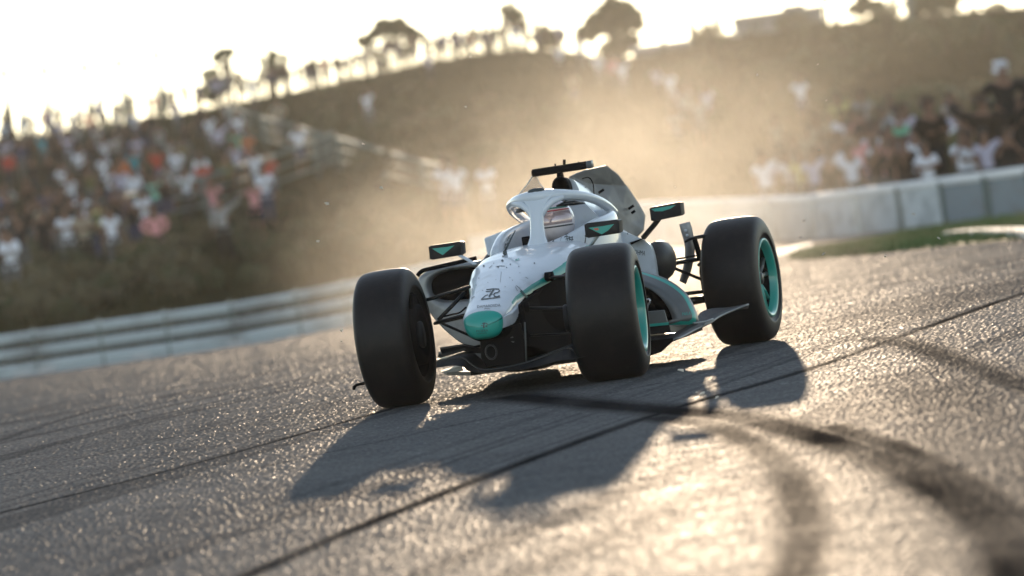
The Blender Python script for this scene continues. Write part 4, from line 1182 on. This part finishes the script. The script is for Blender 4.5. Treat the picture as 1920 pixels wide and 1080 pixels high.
sty = [stroke([(1120, 365), (1127, 392), (1140, 404)], .7), stroke([(1128, 395), (1136, 398)], .9), disc(1098, 351, 1.6), disc(1177, 438, 1.5)]
tag(decal('stone_chips', sty, INK, cbv, cover), kind='stuff')
decal('lettering', [text_shape('PAILA', 1285, 592, 8, R(-8), .1, .8)], TEAL, sbv, shell, .012)

# ---- driver in the cockpit
SUIT = mat('race_suit_white', (.66, .66, .68), .75)
HELM = mat('helmet_white', (.74, .68, .70), .25, 0, .6)
HRED = mat('helmet_red', (.5, .06, .08), .3, 0, .5)
VISOR = mat('visor', (.42, .34, .36), .12, .3, .5)
# ================================================================= PEOPLE
SKINM = mat('skin', (.20, .115, .08), .7, 0, 0, .2)
HAIRM = [mat('hair_dark', (.018, .014, .011), .6), mat('hair_brown', (.06, .035, .02), .6)]
def skin_mesh(joints, edges, root, sub=1):
    """one continuous surface grown over a skeleton: joints name -> (x, y, z, radius)"""
    names = list(joints); me = bpy.data.meshes.new('s')
    me.from_pydata([joints[k][:3] for k in names], [(names.index(a), names.index(b)) for a, b in edges], [])
    o = bpy.data.objects.new('s', me); COL.objects.link(o)
    md = o.modifiers.new('skin', 'SKIN'); md.use_smooth_shade = True; md.branch_smoothing = .4
    for i, k in enumerate(names):
        r = joints[k][3]; me.skin_vertices[0].data[i].radius = r if isinstance(r, tuple) else (r, r)
        me.skin_vertices[0].data[i].use_root = (k == root)
    if sub:
        ms = o.modifiers.new('sub', 'SUBSURF'); ms.levels = ms.render_levels = sub
    dg = bpy.context.evaluated_depsgraph_get()
    out = bpy.data.meshes.new_from_object(o.evaluated_get(dg))
    bpy.data.objects.remove(o); bpy.data.meshes.remove(me)
    return out
def pose(kind):
    J = {'pel': (0, 0, .92, (.14, .10)), 'spine': (0, .0, 1.12, (.13, .095)), 'chest': (0, 0, 1.34, (.165, .11)), 'neck': (0, -.01, 1.49, .055),
         'jaw': (0, -.025, 1.575, (.068, .078)), 'skull': (0, -.015, 1.665, (.078, .092)), 'crown': (0, 0, 1.73, (.05, .06)),
         'shR': (-.18, 0, 1.42, .06), 'shL': (.18, 0, 1.42, .06), 'hipR': (-.09, 0, .88, .085), 'hipL': (.09, 0, .88, .085),
         'knR': (-.11, -.02, .49, .058), 'knL': (.11, -.02, .49, .058), 'anR': (-.12, .02, .09, .042), 'anL': (.12, .02, .09, .042),
         'toR': (-.14, -.15, .035, (.045, .03)), 'toL': (.14, -.15, .035, (.045, .03))}
    arms = {'stand': ((-.235, .02, 1.16), (-.25, -.06, .92), (.235, .02, 1.16), (.25, -.06, .92)),
            'hips': ((-.33, .05, 1.20), (-.17, -.06, 1.02), (.33, .05, 1.20), (.17, -.06, 1.02)),
            'fold': ((-.24, -.05, 1.17), (.05, -.17, 1.20), (.24, -.05, 1.17), (-.05, -.16, 1.17)),
            'point': ((-.24, .02, 1.17), (-.24, -.12, .95), (.38, -.12, 1.50), (.52, -.30, 1.66)),
            'phone': ((-.23, -.13, 1.20), (-.09, -.30, 1.48), (.23, -.13, 1.20), (.09, -.30, 1.48))}[kind]
    for sd_, e, w in (('R', arms[0], arms[1]), ('L', arms[2], arms[3])):
        J['el' + sd_] = (*e, .042); J['wr' + sd_] = (*w, .032)
        ev, wv = Vector(e), Vector(w); d = (wv - ev).normalized()
        J['ha' + sd_] = (*(wv + d * .09), (.042, .024)); J['fi' + sd_] = (*(wv + d * .17), (.03, .014))
    E_ = [('pel', 'spine'), ('spine', 'chest'), ('chest', 'neck'), ('neck', 'jaw'), ('jaw', 'skull'), ('skull', 'crown'), ('pel', 'hipR'), ('pel', 'hipL')]
    for s_ in 'RL':
        E_ += [('chest', 'sh' + s_), ('sh' + s_, 'el' + s_), ('el' + s_, 'wr' + s_), ('wr' + s_, 'ha' + s_), ('ha' + s_, 'fi' + s_), ('hip' + s_, 'kn' + s_), ('kn' + s_, 'an' + s_), ('an' + s_, 'to' + s_)]
    return J, E_
def grow(J, keys, edges, add, cut=None):
    q = {}
    for k in keys:
        x, y, z, r = J[k]; r = r if isinstance(r, tuple) else (r, r); q[k] = (x, y, z, (r[0] + add, r[1] + add))
    ed = [(a, b) for a, b in edges if a in q and b in q]
    return q, ed
PERSON = {}
def person_proto(kind, sleeves, legs):
    J, E_ = pose(kind)
    body = skin_mesh(J, E_, 'pel', 1); body.materials.append(SKINM)
    q, ed = grow(J, ['pel', 'spine', 'chest', 'shR', 'shL'] + (['elR', 'elL', 'wrR', 'wrL'] if sleeves == 'long' else []), E_, .020)
    for s_ in 'RL':
        if sleeves == 'short':
            a, b = Vector(J['sh' + s_][:3]), Vector(J['el' + s_][:3]); m_ = a.lerp(b, .75); q['sl' + s_] = (*m_, (.068, .068)); ed.append(('sh' + s_, 'sl' + s_))
        sx = -1 if s_ == 'R' else 1
    q['hem'] = (0, 0, .80, (.165, .125)); ed.append(('pel', 'hem'))
    shirt = skin_mesh(q, ed, 'pel', 1)
    q2, ed2 = grow(J, ['hipR', 'hipL', 'knR', 'knL'] + (['anR', 'anL'] if legs == 'long' else []), E_, .022)
    q2['pel'] = (0, 0, .93, (.15, .11)); ed2 += [('pel', 'hipR'), ('pel', 'hipL')]
    trs = skin_mesh(q2, ed2, 'pel', 1)
    hair = skin_mesh({'a': (0, .02, 1.70, (.085, .085)), 'b': (0, .035, 1.64, (.078, .06)), 'c': (0, .0, 1.745, (.058, .066)), 'd': (0, -.055, 1.735, (.05, .03))}, [('a', 'b'), ('a', 'c'), ('c', 'd')], 'a', 1)
    capm = None
    for m_ in (shirt, trs, hair): m_.materials.append(SUIT)
    for m_ in (body, shirt, trs, hair): m_.polygons.foreach_set('use_smooth', [True] * len(m_.polygons))
    return body, shirt, trs, hair
for kd in ('stand', 'hips', 'fold', 'point', 'phone'):
    PERSON[kd, 's'] = person_proto(kd, 'short', 'short' if kd in ('hips', 'phone') else 'long')
    if kd in ('stand', 'fold', 'point', 'hips'): PERSON[kd, 'l'] = person_proto(kd, 'long', 'long')
SH = {}
for nm, c in dict(white=(.66, .68, .74), pale_blue=(.36, .50, .62), navy=(.045, .05, .10), red=(.42, .05, .03), blue=(.10, .12, .26), lilac=(.42, .40, .50), black=(.012, .013, .013), grey=(.30, .29, .28),
                  turquoise=(.03, .30, .36), green=(.13, .42, .27), mint=(.25, .62, .46), pink=(.60, .28, .28), orange=(.48, .14, .05), tan=(.32, .27, .20), olive=(.12, .12, .05), brown=(.025, .018, .012), yellow=(.50, .45, .20), dark_green=(.03, .06, .04)).items():
    SH[nm] = mat('cloth_' + nm, c, .85, 0, 0, .2)
TR = [('black', SH['black']), ('navy', SH['navy']), ('grey', mat('cloth_trouser_grey', (.10, .10, .10), .9)), ('dark', mat('cloth_trouser_dark', (.03, .03, .035), .9))]
def put_person(loc, h, shirt, pose_k, long, yaw, hat=None, tr=None):
    ms = PERSON[pose_k, 'l' if long and (pose_k, 'l') in PERSON else 's']
    o = bpy.data.objects.new('person', ms[0]); link(o)
    o.location = loc; s = h / 1.77; o.scale = (s * rnd.uniform(.95, 1.1), s, s); o.rotation_euler = (0, 0, yaw)
    tr = tr or rnd.choice(TR)[1]
    for nm, me, m_ in (('shirt', ms[1], SH[shirt]), ('trousers', ms[2], tr), ('cap' if hat else 'hair', ms[3], SH[hat] if hat else rnd.choice(HAIRM))):
        c = bpy.data.objects.new(nm, me); link(c, o)
        c.material_slots[0].link = 'OBJECT'; c.material_slots[0].material = m_
    return o
cu_, cv_ = [a for a, _ in CREST_], [b for _, b in CREST_]
crowd = []      # (object, zone, shirt, u)
def spectator(u, v, shirt, zone, h=1.58, long=None, pose_k=None, hat=None, sit=False, surf=None):
    """u, v: middle of the shirt in the photo; stands where that line of sight meets the hill"""
    y = 200
    for _ in range(6):                        # foot lies 1.22 m below the shirt centre
        dn = 1.20 * h / 1.70 * F / y
        p = on_hill(u + SR * dn, v + CR * dn)
        if p is None: p = crest_base(u + SR * dn); y = p.y; break
        y = p.y
    if zone == 'sky' and v < float(np.interp(u, cu_, cv_)) - 4:
        p = crest_base(u + SR * 30); p.y = 300
    if abs(p.y - 300) < .6: p.y += rnd.uniform(-3, 3)
    p.z = hill_z(p.x, p.y) + .02
    pk = pose_k or rnd.choice(['stand', 'stand', 'hips', 'fold', 'fold', 'phone', 'point'])
    o = put_person(p, h * rnd.uniform(.95, 1.05), shirt, pk, rnd.random() < .35 if long is None else long, rnd.uniform(-.5, .5), hat)
    crowd.append((o, zone, shirt, u, v))
    return o
def Z5(s): return [(float(a) / 2.572, float(b) / 2.572 + 100, c) for a, b, c in (q.split(',') for q in s.split())]
def Z8(s): return [(float(a) / 2.4 + 400, float(b) / 2.4, c) for a, b, c in (q.split(',') for q in s.split())]
def Z7(s): return [(float(a) / 2.667 + 1200, float(b) / 2.667 + 100, c) for a, b, c in (q.split(',') for q in s.split())]
SKY1 = Z5('25,300,black 90,258,navy 180,240,red 265,250,navy 362,205,blue 465,222,navy 585,232,lilac 690,200,black 735,235,red 838,178,black 950,125,blue 1050,130,lilac 1180,100,navy 1110,160,black 420,235,grey 640,245,dark_green 790,215,navy 900,175,black') \
     + Z8('30,360,grey 130,335,black 265,320,navy 330,305,navy 430,300,navy 515,300,red 470,300,black 615,240,navy 575,262,black 700,275,navy 790,240,brown 750,255,black 870,230,grey 965,270,lilac 920,225,black 990,172,navy 1060,172,blue 1110,165,blue 1140,170,lilac 1195,165,red 1250,145,navy 1280,180,lilac 1395,140,white 1340,150,navy 1590,170,lilac 1555,240,white 1440,140,black')
SKY1 += [(u, float(np.interp(u, [0, 200, 400, 640, 800, 1000, 1060], [205, 190, 155, 118, 86, 60, 66])) + rnd.uniform(-5, 5), rnd.choice(['black', 'navy', 'black', 'brown', 'grey', 'olive'])) for u in [430 + 19 * k for k in range(33)]]
MID = Z5('108,345,pale_blue 340,315,white 430,325,red 490,258,lilac 560,310,grey 645,325,white 848,275,lilac 955,245,brown 1095,275,grey 1218,175,white 1340,285,tan 1145,345,white 1010,350,white 1060,395,lilac 205,435,turquoise 285,370,lilac 325,445,lilac 375,380,grey 470,400,grey 520,350,dark_green 500,460,white 560,440,grey 660,460,lilac 770,405,grey 825,460,grey 385,515,white 500,545,white 645,530,turquoise 755,520,red 850,520,white 970,550,white 980,592,red 895,630,white 590,560,orange 580,615,lilac 530,610,white 645,625,white 750,655,mint 305,605,white 340,665,white 435,615,olive 555,700,navy 1140,430,green 1195,445,orange 1095,565,olive 40,520,red 30,470,lilac 810,600,grey 240,310,lilac 160,350,grey 15,380,pale_blue 60,400,black 250,440,black 140,450,black 290,470,brown 440,470,black 700,380,black 610,400,black 900,400,black 880,470,olive 720,330,black 560,270,black 960,310,black 100,480,navy 160,560,black 420,560,brown 240,560,black 690,600,brown 800,660,black 350,440,black 10,450,black')
LOW = Z5('395,750,white 225,715,navy 180,780,tan 465,780,yellow 690,735,white 745,820,pink 535,840,white 320,845,white 400,850,tan 1030,690,pink 1140,495,lilac 1230,540,white 1295,560,red 1275,630,white 1225,695,pink 1070,785,grey 45,760,black 210,840,black 280,750,black 50,965,white 20,950,brown 10,730,blue 75,840,black 10,850,white 250,800,brown 140,790,black 480,700,black 600,740,navy 130,700,brown 30,700,grey 100,880,black 350,770,black 560,760,black 310,720,black 440,830,dark_green 640,780,black')
CEN = Z8('695,460,white 1620,370,tan 1650,215,white 1730,280,white 1795,295,pink 1840,320,white') + Z5('1440,420,white')
RC = Z7('80,110,lilac 150,150,white 200,215,lilac 245,200,grey 335,240,lilac 300,295,grey 175,350,grey 270,230,tan 225,240,grey')
RW = Z7('870,600,lilac 745,600,white 805,600,yellow 620,625,white 970,550,white 1055,590,white 1095,515,pink 1165,470,white 1200,455,lilac 1010,380,white 1070,375,pink 1050,450,tan 890,420,tan 845,465,tan 1115,290,grey 1000,310,yellow 1290,385,white 1335,380,lilac 1385,500,white 1230,520,pink 1300,420,green 1145,470,lilac 680,390,tan 780,510,tan 1215,370,grey 1250,300,tan 960,640,brown 910,520,brown 1180,560,brown 1010,500,brown 1120,400,black 1260,470,brown 1330,560,brown 1270,580,black 1440,600,white 1590,380,lilac 1610,420,white 1630,590,white 1740,570,lilac 1830,280,lilac 1805,450,lilac 1560,320,grey 1660,560,white 1700,400,black 1850,520,black')
for L_, zone in ((SKY1, 'sky'), (MID, 'mid'), (LOW, 'low'), (CEN, 'cen'), (RC, 'rc')):
    for u, v, c in L_: spectator(u, v, c, zone)
for u, v, c in RW:
    spectator(u, v, c, 'rw', long=False)
spectator(1500, 171, 'white', 'one_r', pose_k='hips', long=False)
spectator(836, 338, 'white', 'pair', pose_k='hips', long=False); spectator(854, 338, 'white', 'pair2', pose_k='hips', long=False)
spectator(912, 337, 'white', 'single_c', pose_k='fold', long=False)
spectator(1440, 332, 'lilac', 'rw', long=False)
ZT = {'sky': 'on the left skyline', 'mid': 'in the upper left crowd', 'low': 'low in the left crowd near the fence',
      'cen': 'on the bare middle slope', 'rc': 'on the right crest slope', 'rw': 'in the crowd above the panel wall'}
ORD = ['first', 'second', 'third', 'fourth', 'fifth', 'sixth', 'seventh', 'eighth', 'ninth', 'tenth', 'eleventh', 'twelfth', 'thirteenth', 'fourteenth', 'fifteenth', 'sixteenth', 'seventeenth', 'eighteenth', 'nineteenth', 'twentieth']
from collections import defaultdict
gr_ = defaultdict(list)
for c in crowd: gr_[c[1], c[2]].append(c)
for (zone, shirt), lst in gr_.items():
    lst.sort(key=lambda c: c[3]); cn = shirt.replace('_', ' ')
    for i, (o, *_r) in enumerate(lst):
        if zone == 'one_r': lab = 'lone spectator in a white shirt high on the hazy right hillside'
        elif zone == 'pair': lab = 'left one of two white-shirted spectators standing shoulder to shoulder by the bush'
        elif zone == 'pair2': lab = 'right one of two white-shirted spectators standing shoulder to shoulder by the bush'
        elif zone == 'single_c': lab = 'white-shirted spectator standing alone between the bush and the dust'
        elif len(lst) == 1: lab = f'only spectator wearing {cn} {ZT[zone]}'
        else: lab = f'{ORD[min(i, 19)]} from left of the {cn}-shirted spectators {ZT[zone]}'
        tag(o, lab, 'person', 'spectators on the hillside')
# large dark figures close behind the right-hand wall
def near_person(u, vtop, y, h, shirt, pose_k, yaw, label, hat=None, long=True, hpx=None):
    t = at_depth(u, vtop, y)
    o = put_person(Vector((t.x, y, t.z - h)), h, shirt, pose_k, long, yaw, hat, SH['black']); o.scale.x *= 1.3; o.scale.y *= 1.2
    tag(o, label, 'person', 'people close behind the panel wall'); return o
near_person(1737, 184, 115, 2.0, 'brown', 'fold', .5, 'person in a dark brown jacket with arms folded behind the wall')
near_person(1838, 178, 114.5, 2.05, 'brown', 'point', -.5 + math.pi, 'person in a dark jacket pointing an arm to the left behind the wall')
near_person(1875, 118, 116, 2.0, 'black', 'hips', .3, 'tall person in black with a pale cap behind the wall', 'white')
near_person(1916, 150, 117, 2.0, 'black', 'stand', 0, 'person in black cut by the right picture edge')
near_person(1806, 215, 119, 1.75, 'olive', 'stand', .2, 'person in olive half hidden between two dark jackets')
near_person(1880, 205, 118.5, 1.8, 'black', 'fold', .2, 'person in black below the pale cap')

# ---- the driver, seated in the car
def driver():
    J = {'pel': (1.52, 0, .30, (.12, .11)), 'spine': (1.50, 0, .46, (.12, .10)), 'chest': (1.44, 0, .62, (.14, .11)), 'neck': (1.36, 0, .74, .055), 'jaw': (1.33, 0, .80, .07), 'skull': (1.33, 0, .87, .08),
         'shR': (1.42, -.155, .68, .06), 'shL': (1.42, .155, .68, .06), 'elR': (1.24, -.20, .60, .045), 'elL': (1.24, .20, .60, .045), 'wrR': (1.08, -.10, .68, .034), 'wrL': (1.08, .10, .68, .034),
         'haR': (1.03, -.085, .705, .036), 'haL': (1.03, .085, .705, .036), 'hipR': (1.48, -.08, .28, .085), 'hipL': (1.48, .08, .28, .085), 'knR': (1.02, -.10, .46, .06), 'knL': (1.02, .10, .46, .06),
         'anR': (.66, -.08, .36, .042), 'anL': (.66, .08, .36, .042), 'toR': (.58, -.08, .44, .036), 'toL': (.58, .08, .44, .036)}
    E_ = [('pel', 'spine'), ('spine', 'chest'), ('chest', 'neck'), ('neck', 'jaw'), ('jaw', 'skull'), ('pel', 'hipR'), ('pel', 'hipL')]
    for s_ in 'RL': E_ += [('chest', 'sh' + s_), ('sh' + s_, 'el' + s_), ('el' + s_, 'wr' + s_), ('wr' + s_, 'ha' + s_), ('hip' + s_, 'kn' + s_), ('kn' + s_, 'an' + s_), ('an' + s_, 'to' + s_)]
    J = {k: (-a[0], a[1], a[2], a[3]) for k, a in J.items()}
    me = skin_mesh(J, E_, 'pel', 1); me.materials.append(SUIT)
    o = bpy.data.objects.new('person', me); link(o)
    o.location = CO; o.rotation_euler = car.rotation_euler
    tag(o, 'driver in a white race suit and pale pink helmet sitting in the cockpit', 'person')
    # helmet: ellipsoid with chin bar and visor aperture
    hc = V(1.30, 0, .865)
    def hel(name, rx, ry, rz, m_, a0=-90, a1=90, f=None):
        vs, fs = [], []; nu, nv = 40, 24
        for j in range(nv + 1):
            la = R(a0 + (a1 - a0) * j / nv)
            for i in range(nu):
                lo_ = 2 * math.pi * i / nu; x, y, z = math.cos(la) * math.cos(lo_), math.cos(la) * math.sin(lo_), math.sin(la)
                k_ = 1 + .10 * max(0, x) * max(0, -z)          # chin bar
                vs.append(hc + Vector((x * rx * k_, y * ry, z * rz)))
        for j in range(nv):
            for i in range(nu): fs.append((j * nu + i, j * nu + (i + 1) % nu, (j + 1) * nu + (i + 1) % nu, (j + 1) * nu + i))
        return mesh(name, vs, fs, m_, o)
    h_ = hel('helmet', .135, .108, .125, HELM)
    vs, fs = [], []
    for j in range(7):
        la = R(-6 + 32 * j / 6)
        for i in range(17):
            lo_ = R(-75 + 150 * i / 16); vs.append(hc + Vector((math.cos(la) * math.cos(lo_) * .139, math.cos(la) * math.sin(lo_) * .112, math.sin(la) * .127)))
    for j in range(6):
        for i in range(16): fs.append((j * 17 + i, j * 17 + i + 1, (j + 1) * 17 + i + 1, (j + 1) * 17 + i))
    mesh('visor', vs, fs, VISOR, h_)
    for la0, m_, nm in ((-12, INK, 'visor_seal'), (30, HRED, 'helmet_band'), (38, TEAL, 'helmet_band')):
        mb = MB(); mb.tube([hc + Vector((math.cos(R(la0)) * math.cos(R(t)) * .137, math.cos(R(la0)) * math.sin(R(t)) * .110, math.sin(R(la0)) * .127)) for t in range(-80, 81, 8)], .0045, 6); mb.build(nm, m_, h_)
    for sg in (-1, 1):        # gloved hands: palm and five curled fingers on the wheel rim
        mb = MB()
        for f_ in range(4):
            a = V(1.03, sg * .085, .715 - f_ * .016 + .02); mb.tube([a, a + Vector((.026, sg * .010, .004)), a + Vector((.040, -sg * .012, 0)), a + Vector((.026, -sg * .026, -.002))], [.009, .009, .0085, .007], 7)
        a = V(1.03, sg * .075, .745); mb.tube([a, a + Vector((.016, -sg * .02, .008)), a + Vector((.03, -sg * .03, .004))], [.010, .009, .007], 7)
        mb.build('glove', BLACK, o)
    return o
driver()
mb = MB(); wc = V(.985, 0, .70); mb.tube([wc + Vector((0, .10 * math.cos(a), .06 * math.sin(a))) for a in [2 * math.pi * k / 20 for k in range(21)]], .011, 8, upv=(1, 0, 0)); sw = mb.build('steering_wheel', BLACK, car)
mb = MB(); mb.box(wc, (.012, .07, .042)); mb.build('wheel_hub', DARK, sw, False, .006)
for k in range(6):
    mb = MB(); p = wc + Vector((-.014, -.05 + .02 * k, .01 if k % 2 else -.015)); mb.tube([p, p + Vector((-.008, 0, 0))], .006, 8); mb.build('button', (HRED, TEAL, KERBW)[k % 3], sw)
mb = MB(); p = K(988, 455, .98); mb.box(p, (.03, .02, .035)); mb.box(p + Vector((0, .01, -.05)), (.02, .012, .02)); mb.build('display_box', BLACK, car, False, .005)

# ================================================================= DEBRIS in the air and on the asphalt
DEB = mat('pale_shard', (.55, .50, .42), .5)
deb = [(681, 270, 34, .011), (715, 352, 33.5, .010), (612, 381, 33, .012), (597, 452, 32.5, .010), (882, 107, 34, .007), (873, 201, 34, .007), (1535, 282, 36, .012), (1421, 140, 36, .008), (1533, 120, 36, .008), (1549, 188, 35, .007), (1500, 446, 36, .010), (1761, 447, 35, .010), (1545, 476, 34, .011), (1661, 480, 34, .010), (1713, 402, 36, .012), (1507, 414, 37, .008), (1265, 350, 34, .006), (640, 620, 30.8, .009), (640, 640, 30.8, .006)]
for i, (u, v, y, s) in enumerate(deb):
    p = at_depth(u, v, y); rr = random.Random(i)
    q = [Vector((rr.uniform(-1, 1) * s * 1.3, rr.uniform(-1, 1) * s, rr.uniform(-1, 1) * s)) for _ in range(7)]
    bm = bmesh.new(); [bm.verts.new(a) for a in q]; bmesh.ops.convex_hull(bm, input=bm.verts); me = bpy.data.meshes.new('debris_shard'); bm.to_mesh(me); bm.free(); me.materials.append(DEB)
    o = bpy.data.objects.new('debris_shard', me); link(o); o.location = p
    place = 'over the left slope' if u < 860 else ('over the middle slope' if u < 1200 else ('over the right verge and wall' if v > 300 else 'over the right hillside'))
    tag(o, f'tiny pale shard of bodywork flying {place}', 'debris', 'shards flying ' + place)
for i, (u, v, s, m_) in enumerate(((1277, 704, .018, DEB), (1318, 748, .016, DEB), (1345, 752, .010, DEB), (1308, 742, .008, DEB))):
    p = gnd(u, v); rr = random.Random(50 + i); bm = bmesh.new()
    for _ in range(8): bm.verts.new((rr.uniform(-1, 1) * s, rr.uniform(-1, 1) * s, rr.uniform(.2, 1.6) * s))
    bmesh.ops.convex_hull(bm, input=bm.verts); me = bpy.data.meshes.new('debris_fragment'); bm.to_mesh(me); bm.free(); me.materials.append(m_)
    o = bpy.data.objects.new('debris_fragment', me); link(o); o.location = p + Vector((0, 0, .008))
    tag(o, ('glinting fragment lying alone in the rear tyre shadow', 'largest pale fragment at the edge of the long tyre shadow', 'small fragment right of the largest one by the shadow edge', 'smallest fragment left of the largest one by the shadow edge')[i], 'debris', 'fragments lying on the asphalt')

# ================================================================= DUST AND HAZE
def dust(name, c, half, dens, seed, label, col=(.93, .88, .79), scale=.55, ani=.55):
    mb = MB(); rr_ = []
    for j in range(9):
        a = math.pi * (j + .5) / 9; rr_.append([Vector((half[0] * math.sin(a) * math.cos(t), half[1] * math.sin(a) * math.sin(t), -half[2] * math.cos(a))) for t in [2 * math.pi * k / 20 for k in range(20)]])
    mb.loft(rr_)
    m = bpy.data.materials.new(name); m.use_nodes = True; nt = m.node_tree; L = nt.links.new
    nt.nodes.remove(nt.nodes['Principled BSDF'])
    pv = nt.nodes.new('ShaderNodeVolumePrincipled'); pv.inputs['Color'].default_value = (*col, 1); pv.inputs['Anisotropy'].default_value = ani
    tc = nt.nodes.new('ShaderNodeTexCoord'); nz = nt.nodes.new('ShaderNodeTexNoise'); nz.inputs['Scale'].default_value = scale; nz.inputs['Detail'].default_value = 4; nz.inputs['Distortion'].default_value = .8
    mp = nt.nodes.new('ShaderNodeMapping'); mp.inputs['Location'].default_value = (seed, seed * 2, 0); L(tc.outputs['Object'], mp.inputs[0]); L(mp.outputs[0], nz.inputs['Vector'])
    mr = nt.nodes.new('ShaderNodeMapRange'); mr.inputs[1].default_value = .43; mr.inputs[2].default_value = .62; L(nz.outputs[0], mr.inputs[0])
    sc_ = nt.nodes.new('ShaderNodeVectorMath'); sc_.operation = 'DIVIDE'; sc_.inputs[1].default_value = half; L(tc.outputs['Object'], sc_.inputs[0])
    ln = nt.nodes.new('ShaderNodeVectorMath'); ln.operation = 'LENGTH'; L(sc_.outputs[0], ln.inputs[0])
    fo = nt.nodes.new('ShaderNodeMapRange'); fo.interpolation_type = 'SMOOTHSTEP'; fo.inputs[1].default_value = .95; fo.inputs[2].default_value = .15; L(ln.outputs['Value'], fo.inputs[0])
    a1 = nt.nodes.new('ShaderNodeMath'); a1.operation = 'MULTIPLY_ADD'; a1.inputs[1].default_value = .96; a1.inputs[2].default_value = .04; L(mr.outputs[0], a1.inputs[0])
    a2 = nt.nodes.new('ShaderNodeMath'); a2.operation = 'MULTIPLY'; L(a1.outputs[0], a2.inputs[0]); L(fo.outputs[0], a2.inputs[1])
    a3 = nt.nodes.new('ShaderNodeMath'); a3.operation = 'MULTIPLY'; a3.inputs[1].default_value = dens; L(a2.outputs[0], a3.inputs[0]); L(a3.outputs[0], pv.inputs['Density'])
    L(pv.outputs[0], nt.nodes['Material Output'].inputs['Volume'])
    o = mb.build(name, m); o.location = c
    tag(o, label, 'dust', None, 'stuff'); return o
dust('dust_and_glow_veil', (.62, 46, .5), (2.5, 8.5, 1.85), .034, 3.1, 'golden dust thrown up behind the car', scale=.95)
dust('dust_and_glow_veil', (1.7, 60, .5), (2.7, 12, 2.2), .030, 7.7, 'thin dust drifting right of the car over the track', scale=.6)
dust('dust_and_glow_veil', (-.9, 60, .2), (2.0, 10, 1.5), .022, 5.2, 'faint dust left of the car before the barrier')
dust('dust_and_glow_veil', (6, 165, 2.5), (17, 55, 9), .0022, 1.3, 'pale veil added to lighten the middle and right hillside', scale=.06)  # added volume: brightens the far slope like sun glow, no thrown-up dust
hz = MB(); hz.box((0, 175, 9), (110, 225, 18))
hm = bpy.data.materials.new('haze'); hm.use_nodes = True; hn = hm.node_tree; hn.nodes.remove(hn.nodes['Principled BSDF'])
hv = hn.nodes.new('ShaderNodeVolumePrincipled'); hv.inputs['Color'].default_value = (.90, .88, .84, 1); hv.inputs['Density'].default_value = .0001; hv.inputs['Anisotropy'].default_value = .45
hn.links.new(hv.outputs[0], hn.nodes['Material Output'].inputs['Volume'])
hz = hz.build('haze', hm, None, False); tag(hz, kind='stuff')
